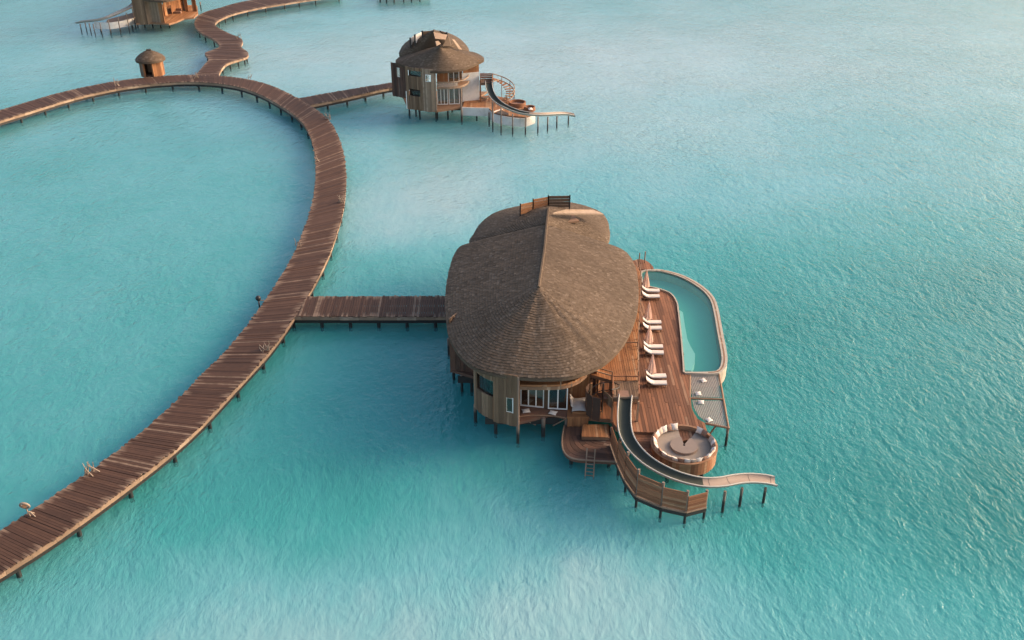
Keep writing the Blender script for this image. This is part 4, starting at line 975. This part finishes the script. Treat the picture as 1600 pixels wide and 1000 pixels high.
def v8(x, y, z): p = P(*c8(x, y), z); return (p.x, p.y)
ra, rb = Vector(v8(20, 560, 2.4)), Vector(v8(232, 540, 2.4))
board_wall('wall', [ra + Vector((0.2, .6)), rb + Vector((0, .6))], 2.2, 9.9, fv, mat='orange_wood', wid=.5)
q = MB(); q.bar((ra.x, ra.y + .4, 5.1), (rb.x, rb.y + .4, 5.1), .16, 5.4); q.build('smooth_wall', 'render_wall', fv)
for px, py in ((458, 780), (250, 755), (330, 765), (657, 805), (550, 765), (300, 740)):
    p = p5(px, py, 0); pile(fv, p.x, p.y, 2.1, .17)
pp = p5(657, 805, 0); pile(fv, pp.x, pp.y, 6.4, .15)
pile(fv, LA.x - .1, LA.y - .05, 2.2, .15)
for i in range(5): pile(fv, LA.x - 4 + i * 3.2, LA.y + 5, 2.1, .17)
for dy in (.6, 2.5, 5, 8):
    q = MB(); q.bar((LA.x - 3.5, LA.y + dy, 1.55), (LB.x + 2 + dy * .3, LB.y + dy, 1.55), .3, .75); q.build('floor_beam', 'metal_dark', fv)  # dark beams added here too, to deepen the dark under the floor
# deck, white skirt and pool
fd = thing('pool_deck', (*v8(400, 640, 0), 0), 'orange timber deck with white curved pool walls behind the slide of the two-storey villa', 'deck')
dpl = [v8(20, 625, 2.5), v8(350, 632, 2.5), v8(420, 690, 2.5), v8(640, 730, 2.5), v8(800, 740, 2.5), v8(915, 700, 2.5), v8(905, 640, 2.5), v8(830, 600, 2.5), v8(640, 560, 2.5), v8(560, 500, 2.5), v8(380, 470, 2.5), v8(60, 500, 2.5)]
deck('deck_frame', dpl, 2.5, fd, 0, .35, 'orange_wood', fh=.25, single=False)
def band(pts, z0, z1, mat, name, parent, th=.2):
    q = MB(); pts = [(p.x, p.y) for p in catmull([(*p, 0) for p in pts], 4)]
    for a, b in zip(pts[:-1], pts[1:]): q.bar((*a, (z0 + z1) / 2), (*b, (z0 + z1) / 2), th, z1 - z0)
    return q.build(name, mat, parent)
band([v8(15, 625, 2.5), v8(180, 632, 2.5), v8(355, 634, 2.5)], 1.05, 2.58, 'render_wall', 'white_skirt', fd)
band([v8(358, 660, 2.2), v8(410, 705, 2.2), v8(520, 735, 2.2), v8(680, 760, 2.2), v8(820, 762, 2.2), v8(925, 720, 2.2)], .75, 2.3, 'render_wall', 'pool_wall', fd)
band([v8(410, 678, 2.6), v8(450, 660, 2.6), v8(520, 640, 2.6)], 2.3, 2.6, 'render_wall', 'pool_edge', fd)
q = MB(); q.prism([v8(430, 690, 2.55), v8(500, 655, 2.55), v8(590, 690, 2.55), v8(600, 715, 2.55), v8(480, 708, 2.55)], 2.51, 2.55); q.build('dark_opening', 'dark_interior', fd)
band([v8(220, 470, 3.1), v8(300, 510, 3.1), v8(340, 490, 3.1)], 2.9, 3.1, 'pale_wood', 'curved_bench', fd, .4)
for x, y in ((355, 830), (15, 800), (200, 760), (620, 790), (800, 800)): p = P(*c8(x, y), 0); pile(fd, p.x, p.y, 2.2, .16)
# round sofa nests on the deck
def nest(x, y, r, h, label):
    c = P(*c8(x, y), 2.6); t = thing('round_sofa', (c.x, c.y, 2.5), label, 'sofa')
    q = MB(); q.lathe([(r - .25, 2.7), (r - .2, 2.5 + h), (r, 2.5 + h), (r + .05, 2.5)], (c.x, c.y, 0), 24); q.build('shell', 'screen_wood', t)
    q = MB(); q.lathe([(0, 2.8), (r - .2, 2.8)], (c.x, c.y, 0), 24); q.build('seat', 'cushion_brown', t)
nest(705, 596, 1.6, .8, 'larger round brown basket sofa on the far deck behind the slide')
nest(862, 650, 1.0, .7, 'smaller round basket sofa with pale pillows at the tip of the far deck')
p = P(*c8(870, 645), 3.0); cushion((p.x, p.y, 3.05), .9, .7, .4, .3, .3, 'cushion_white', 'pale pillow in the small basket sofa at the far deck tip', None)
# raised platform with slide and stair
ft = thing('slide_platform', (*v8(310, 560, 0), 0), 'boxed timber slide platform on posts above the far pool deck', 'platform')
zt = 6.1; fpl = [v8(245, 318, zt), v8(395, 318, zt), v8(398, 262, zt), v8(240, 262, zt)]
deck('platform_frame', fpl, zt, ft, 0, .3, 'wall_wood', fh=.35, single=False)
for a, b in ((0, 3), (3, 2), (2, 1)):
    for k in range(3):
        q = MB(); q.bar((*fpl[a], zt + .2 + k * .33), (*fpl[b], zt + .2 + k * .33), .06, .27); q.build('side_board', 'screen_wood', ft)
for p in fpl: q = MB(); q.bar((*p, 2.4), (*p, zt - .3), .2); q.build('platform_post', 'orange_wood', ft)
fs_ = thing('stair_tower', (*v8(520, 560, 0), 0), 'open orange timber stair tower with pale rails beside the far slide', 'staircase')
ctr_ = Vector((*v8(470, 470, 3.5), 0))
up = [v8(400, 290, 6.1), v8(480, 275, 6.1), v8(570, 340, 5.6), v8(585, 400, 4.8), v8(560, 500, 3.6)]
for i in range(12):
    f = i / 11; a = math.radians(120 - 200 * f); z = 6.0 - 3.3 * f; q = MB(); c = Vector((*v8(490, 420, 4.3),))
    q.box((c.x + 1.9 * math.cos(a), c.y + 1.9 * math.sin(a), z), (1.6, .5, .08), a); q.build('tread', 'orange_wood', fs_)
rl = [(c.x + 2.75 * math.cos(math.radians(120 - 200 * i / 11)), c.y + 2.75 * math.sin(math.radians(120 - 200 * i / 11)), 6.0 - 3.3 * i / 11) for i in range(12)]
for dz, nm in ((.95, 'handrail'), (.1, 'stringer')):
    q = MB(); q.tube([(x, y, z + dz) for x, y, z in rl], .1, 6); q.build(nm, 'pale_wood' if nm == 'handrail' else 'orange_wood', fs_)
for x, y, z in rl[::2]: q = MB(); q.bar((x, y, 2.4), (x, y, z + 1.0), .12); q.build('stair_post', 'orange_wood', fs_)
for z in (6.7, 6.2): q = MB(); q.bar((*v8(400, 300, z), z), (*v8(478, 275, z), z), .14); q.build('landing_rail', 'pale_wood', fs_)
sp2 = [P(*c8(350, 318), 6.0), P(*c8(353, 380), 5.75), P(*c8(372, 450), 5.4), P(*c8(420, 530), 4.95), P(*c8(500, 598), 4.45), P(*c8(600, 650), 3.95), P(*c8(720, 695), 3.5), P(*c8(840, 718), 3.25), P(*c8(960, 727), 3.0), P(*c8(1080, 725), 2.75), P(*c8(1200, 718), 2.4), P(*c8(1320, 718), 1.95), P(*c8(1425, 738), 1.55)]
pst = [(900, 865, 5.1), (965, 890, 4.55), (1055, 905, 3.75), (1155, 905, 3.35), (1252, 895, 3.0), (1328, 880, 2.65), (1400, 855, 2.2), (1490, 830, 1.65)]
water_slide(sp2, 1.25, 'long curving water slide on tall posts beside the two-storey villa', [(p5(x, y, 0).x, p5(x, y, 0).y + .35, z) for x, y, z in pst])

# ------------------------------------------------------------------ third villa at the top of the winding boardwalk
tv = thing('water_villa', (*P2(250, 25, 0), 0), 'farthest overwater villa with round board walls lit orange beside the winding boardwalk', 'villa')
c6 = crop(110, 0, 7.27)
def v6(x, y, z=2.3): p = P(*c6(x, y), z); return (p.x, p.y)
board_wall('wall', [v6(742, 262), v6(880, 262)], 2.0, 8.2, tv, wid=.4)
window(tv, Vector(v6(750, 250)) , Vector(v6(870, 250)), 4.6, 6.6, 3, .12)
rw = [(p.x, p.y) for p in catmull([(*v6(880, 262), 0), (*v6(930, 252), 0), (*v6(980, 256), 0), (*v6(1030, 258), 0)], 4)]
board_wall('wall', rw, 2.0, 8.4, tv, wid=.4, mat='pale_wood')
board_wall('wall', [v6(1030, 258), v6(1075, 262)], 2.0, 8.4, tv, wid=.4, mat='orange_wood')
board_wall('wall', [v6(1075, 180), v6(1290, 120)], 2.2, 8.4, tv, wid=.5, mat='orange_wood', openings=[(1.2, 2.6, 2.2, 4.6)])  # warm sunlight on the orange walls here is put into the wood colour
board_wall('wall', [v6(1255, 90), v6(1310, 125)], 2.2, 8.4, tv, wid=.4, mat='pale_wood')
board_wall('wall', [v6(1310, 130), v6(1440, 130)], 2.2, 8.4, tv, wid=.4, mat='orange_wood', openings=[(.8, 1.8, 2.3, 6.0)])
pf = [v6(742, 265), v6(930, 255), v6(1030, 262), v6(1118, 268), v6(1200, 245), v6(1290, 205), v6(1400, 195), v6(1450, 150), v6(1440, 60), v6(760, 40)]
deck('porch_frame', pf, 2.3, tv, 0, .4, 'orange_wood', fh=.35, single=False)
ev = [(720, 150), (800, 215), (930, 240), (1080, 245), (1250, 200), (1420, 120), (1440, -60), (1300, -170), (1050, -210), (820, -160), (720, -20)]
shingle_roof('roof', [v6(x, y - 235, 8.2) for x, y in ev], [P(*c6(1000, -330), 13), P(*c6(1120, -380), 13)], tv, 8.2, .5, .5)
for x in (760, 840, 930, 1020, 1120, 1480): p = P(*c6(x, 300 - (x > 1200) * 190), 0); pile(tv, p.x, p.y + .4, 2.0, .17)
sf_ = thing('sofa', (*v6(1190, 130, 2.4), 2.3), 'dark red sofa on the lit porch of the farthest villa', 'sofa')
c = Vector((*v6(1190, 140, 2.5), 2.3)); q = MB(); q.box(c + Vector((0, 0, .25)), (3.2, 1.2, .5)); q.build('seat', 'cushion_brown', sf_)
q = MB(); q.box(c + Vector((0, .55, .65)), (3.2, .25, .9)); q.build('backrest', 'cushion_brown', sf_)
sp3 = [P(*c6(775, -35), 6.2), P(*c6(752, 30), 5.7), P(*c6(690, 85), 5.1), P(*c6(600, 130), 4.5), P(*c6(500, 175), 3.9), P(*c6(400, 215), 3.3), P(*c6(290, 240), 2.8), P(*c6(180, 252), 2.4), P(*c6(80, 265), 1.9)]
ps3 = [(745, 325, 5.2), (675, 370, 4.9), (575, 395, 4.3), (465, 408, 3.9), (365, 412, 3.3), (285, 405, 2.9), (238, 388, 2.7), (190, 372, 2.5), (130, 372, 2.2)]
water_slide(sp3, 1.5, 'pale water slide on a row of posts beside the farthest villa', [(P(*c6(x, y), 0).x, P(*c6(x, y), 0).y, z) for x, y, z in ps3], inner='slide_rim')
pw = thing('pool_wall', (*v6(540, 290, 0), 0), 'white curved pool wall under the slide of the farthest villa', 'wall')
band([v6(735, 195, 2.6), v6(620, 228, 2.6), v6(500, 250, 2.6), v6(400, 257, 2.6), v6(270, 250, 2.6)], 1.0, 2.6, 'render_wall', 'wall_band', pw)
q = MB(); q.prism([v6(735, 200, 2.3), v6(620, 232, 2.3), v6(500, 254, 2.3), v6(400, 260, 2.3), v6(420, 215, 2.3), v6(600, 170, 2.3), v6(740, 130, 2.3)], .9, 2.2); q.build('pool_basin', 'trim_wood', pw)
for x, y in ((700, 345), (560, 360), (450, 370), (340, 375)): p = P(*c6(x, y), 0); pile(pw, p.x, p.y + .6, 1.2, .18)
# row of far piles of a villa beyond the top edge
fj = structure('jetty', (*P2(620, -8, 0), 0), 'distant jetty on piles just beyond the farthest water')
jl = [P2(588, -14, ZW), P2(672, -17, ZW)]; jr = [P2(588, -5, ZW), P2(672, -8, ZW)]
q = MB(); q.prism([jl[0], jl[1], jr[1], jr[0]], ZW - .3, ZW); q.build('planks', 'boardwalk_wood', fj)
for x, y in ((594, 1.2), (604, 3), (616, 4.2), (631, 3), (643, 2), (656, 0.8)): p = P(x, y, 0); pile(fj, p.x, p.y, ZW - .2, .2)

# ------------------------------------------------------------------ kiosk
kb = P(235, 117, ZW); kio = thing('kiosk', (kb.x, kb.y, 0), 'small thatched kiosk hut with an open doorway on the edge of the boardwalk', 'kiosk')
KR = 2.35; ka = [math.radians(22.5 + 45 * i) for i in range(8)]
kc = Vector((kb.x, kb.y + 1.6)); kp = [(kc.x + KR * math.cos(a), kc.y + KR * math.sin(a)) for a in ka]
order = [5, 6, 7, 0, 1, 2, 3, 4]
for i in range(8):
    a, b = kp[i], kp[(i + 1) % 8]; mid_ = (a[0] + b[0]) / 2 - kc.x, (a[1] + b[1]) / 2 - kc.y
    if mid_[1] < -KR * .85: # doorway side
        for p in (a, b): q = MB(); q.bar((*p, ZW - .3), (*p, ZW + 3.2), .3); q.build('door_post', 'orange_wood', kio)
        continue
    board_wall('wall', [a, b], ZW - .5, ZW + 3.2, kio, mat='orange_wood' if mid_[0] > 0 else 'wall_wood', wid=.45)  # sunward walls take orange wood, the sunlight put into their colour
q = MB(); q.prism(kp, ZW - .5, ZW); q.build('floor', 'boardwalk_wood', kio)
q = MB(); q.box((kc.x - .3, kc.y + .6, ZW + 1.2), (1.6, .3, 2.4)); q.build('inner_partition', 'interior_wood', kio)
shingle_roof('roof', [(kc.x + 3.0 * math.cos(2 * math.pi * i / 14), kc.y + 3.0 * math.sin(2 * math.pi * i / 14)) for i in range(14)], [Vector((kc.x - .5, kc.y, ZW + 4.75)), Vector((kc.x + .5, kc.y, ZW + 4.75))], kio, ZW + 3.0, .35, .35, curve=.72)
for i in (1, 3, 5, 7): pile(kio, kp[i][0], kp[i][1], ZW - .3, .16)

# ------------------------------------------------------------------ small things along the boardwalk
lb_ = P(47, 806, ZW); life = thing('lifebuoy_stand', (lb_.x, lb_.y, ZW), 'round orange lifebuoy on a crooked driftwood stand at the boardwalk edge', 'lifebuoy')
ll = Vector((lb_.x, lb_.y, ZW)); q = MB(); q.tube([ll, ll + Vector((-.1, 0, .5)), ll + Vector((-.15, .05, 1.3))], .07, 6, .05); q.tube([ll + Vector((.5, -.1, 0)), ll + Vector((.1, 0, .45))], .06, 6); q.tube([ll + Vector((.2, .35, 0)), ll + Vector((-.05, 0, .5))], .05, 6); q.build('stand', 'driftwood', life)
q = MB(); cc_ = ll + Vector((-.15, -.05, 1.15)); q.tube([cc_ + Vector((.36 * math.cos(t), -.12 * math.sin(t), .36 * math.sin(t) * .95)) for t in [2 * math.pi * i / 20 for i in range(20)]], .1, 8, closed=True); q.build('ring', 'driftwood', life, True)
q = MB(); q.lathe([(0, .02), (.2, .02), (.2, -.02), (0, -.02)], (0, 0, 0), 14)
q.v = [tuple(cc_ + Matrix.Rotation(math.radians(72), 3, 'X') @ Vector(v)) for v in q.v]; q.build('disc', 'ring_orange', life)
def drift(px, py, n, s, label):
    b = P(px, py, ZW); t = thing('driftwood_post', (b.x, b.y, ZW), label, 'driftwood'); rs_ = random.Random(int(px * 7 + py))
    for i in range(n):
        q = MB(); o = Vector((rs_.uniform(-.5, .5) * s, rs_.uniform(-.3, .3) * s, 0)); tp = Vector((rs_.uniform(-.5, .5) * s, rs_.uniform(-.3, .3) * s, rs_.uniform(.5, 1.1) * s))
        md = (o + tp) / 2 + Vector((rs_.uniform(-.15, .15), rs_.uniform(-.15, .15), .05)) * s
        q.tube([b + o, b + md, b + tp], .055 * s ** .5, 5, .03); q.build('branch', 'driftwood', t)
drift(144, 740, 9, 1.25, 'sprawling bundle of pale driftwood branches on the boardwalk edge nearest the lifebuoy')
drift(413, 548, 8, 1.2, 'upright tangle of driftwood branches on the boardwalk just short of the large villa jetty')
drift(533, 316, 6, 1.1, 'driftwood tripod on the outer edge of the boardwalk bend')
drift(466, 385, 4, 1.1, 'thin driftwood sticks on the lagoon edge of the boardwalk past the jetty')
drift(496, 252, 4, 1.0, 'two short driftwood stubs on the inner edge where the boardwalk starts to curl')
drift(512, 186, 7, 1.3, 'forked driftwood clump on the boardwalk beside the narrow jetty')
drift(182, 134, 6, 1.5, 'crossed driftwood sticks on the boardwalk beyond the kiosk')
drift(305, 122, 6, 1.3, 'driftwood clump at the foot of the winding boardwalk')
drift(392, 123, 4, 1.1, 'dark little driftwood stump on the outer edge past the winding boardwalk')
drift(374, 60, 5, 1.4, 'driftwood bits on the outer corner of the winding boardwalk')
lm = P(408, 470, ZW); lamp = thing('post_lamp', (lm.x, lm.y, 0), 'dark round lamp on a short post at the lagoon edge opposite the jetty', 'lamp')
q = MB(); q.lathe([(0, .55), (.22, .5), (.32, .3), (.3, .1), (.15, -.05), (0, -.1)], (lm.x - .3, lm.y, ZW + .1), 14); q.build('globe', 'dark_lamp', lamp, True)
q = MB(); q.tube([(lm.x - .3, lm.y, -1), (lm.x - .3, lm.y, ZW + .1)], .09, 6); q.build('post', 'pile_wood', lamp)
q = MB(); q.tube([(lm.x - .3, lm.y, ZW + .05), (lm.x + .5, lm.y - .05, ZW + .06)], .06, 6); q.build('arm', 'driftwood', lamp)
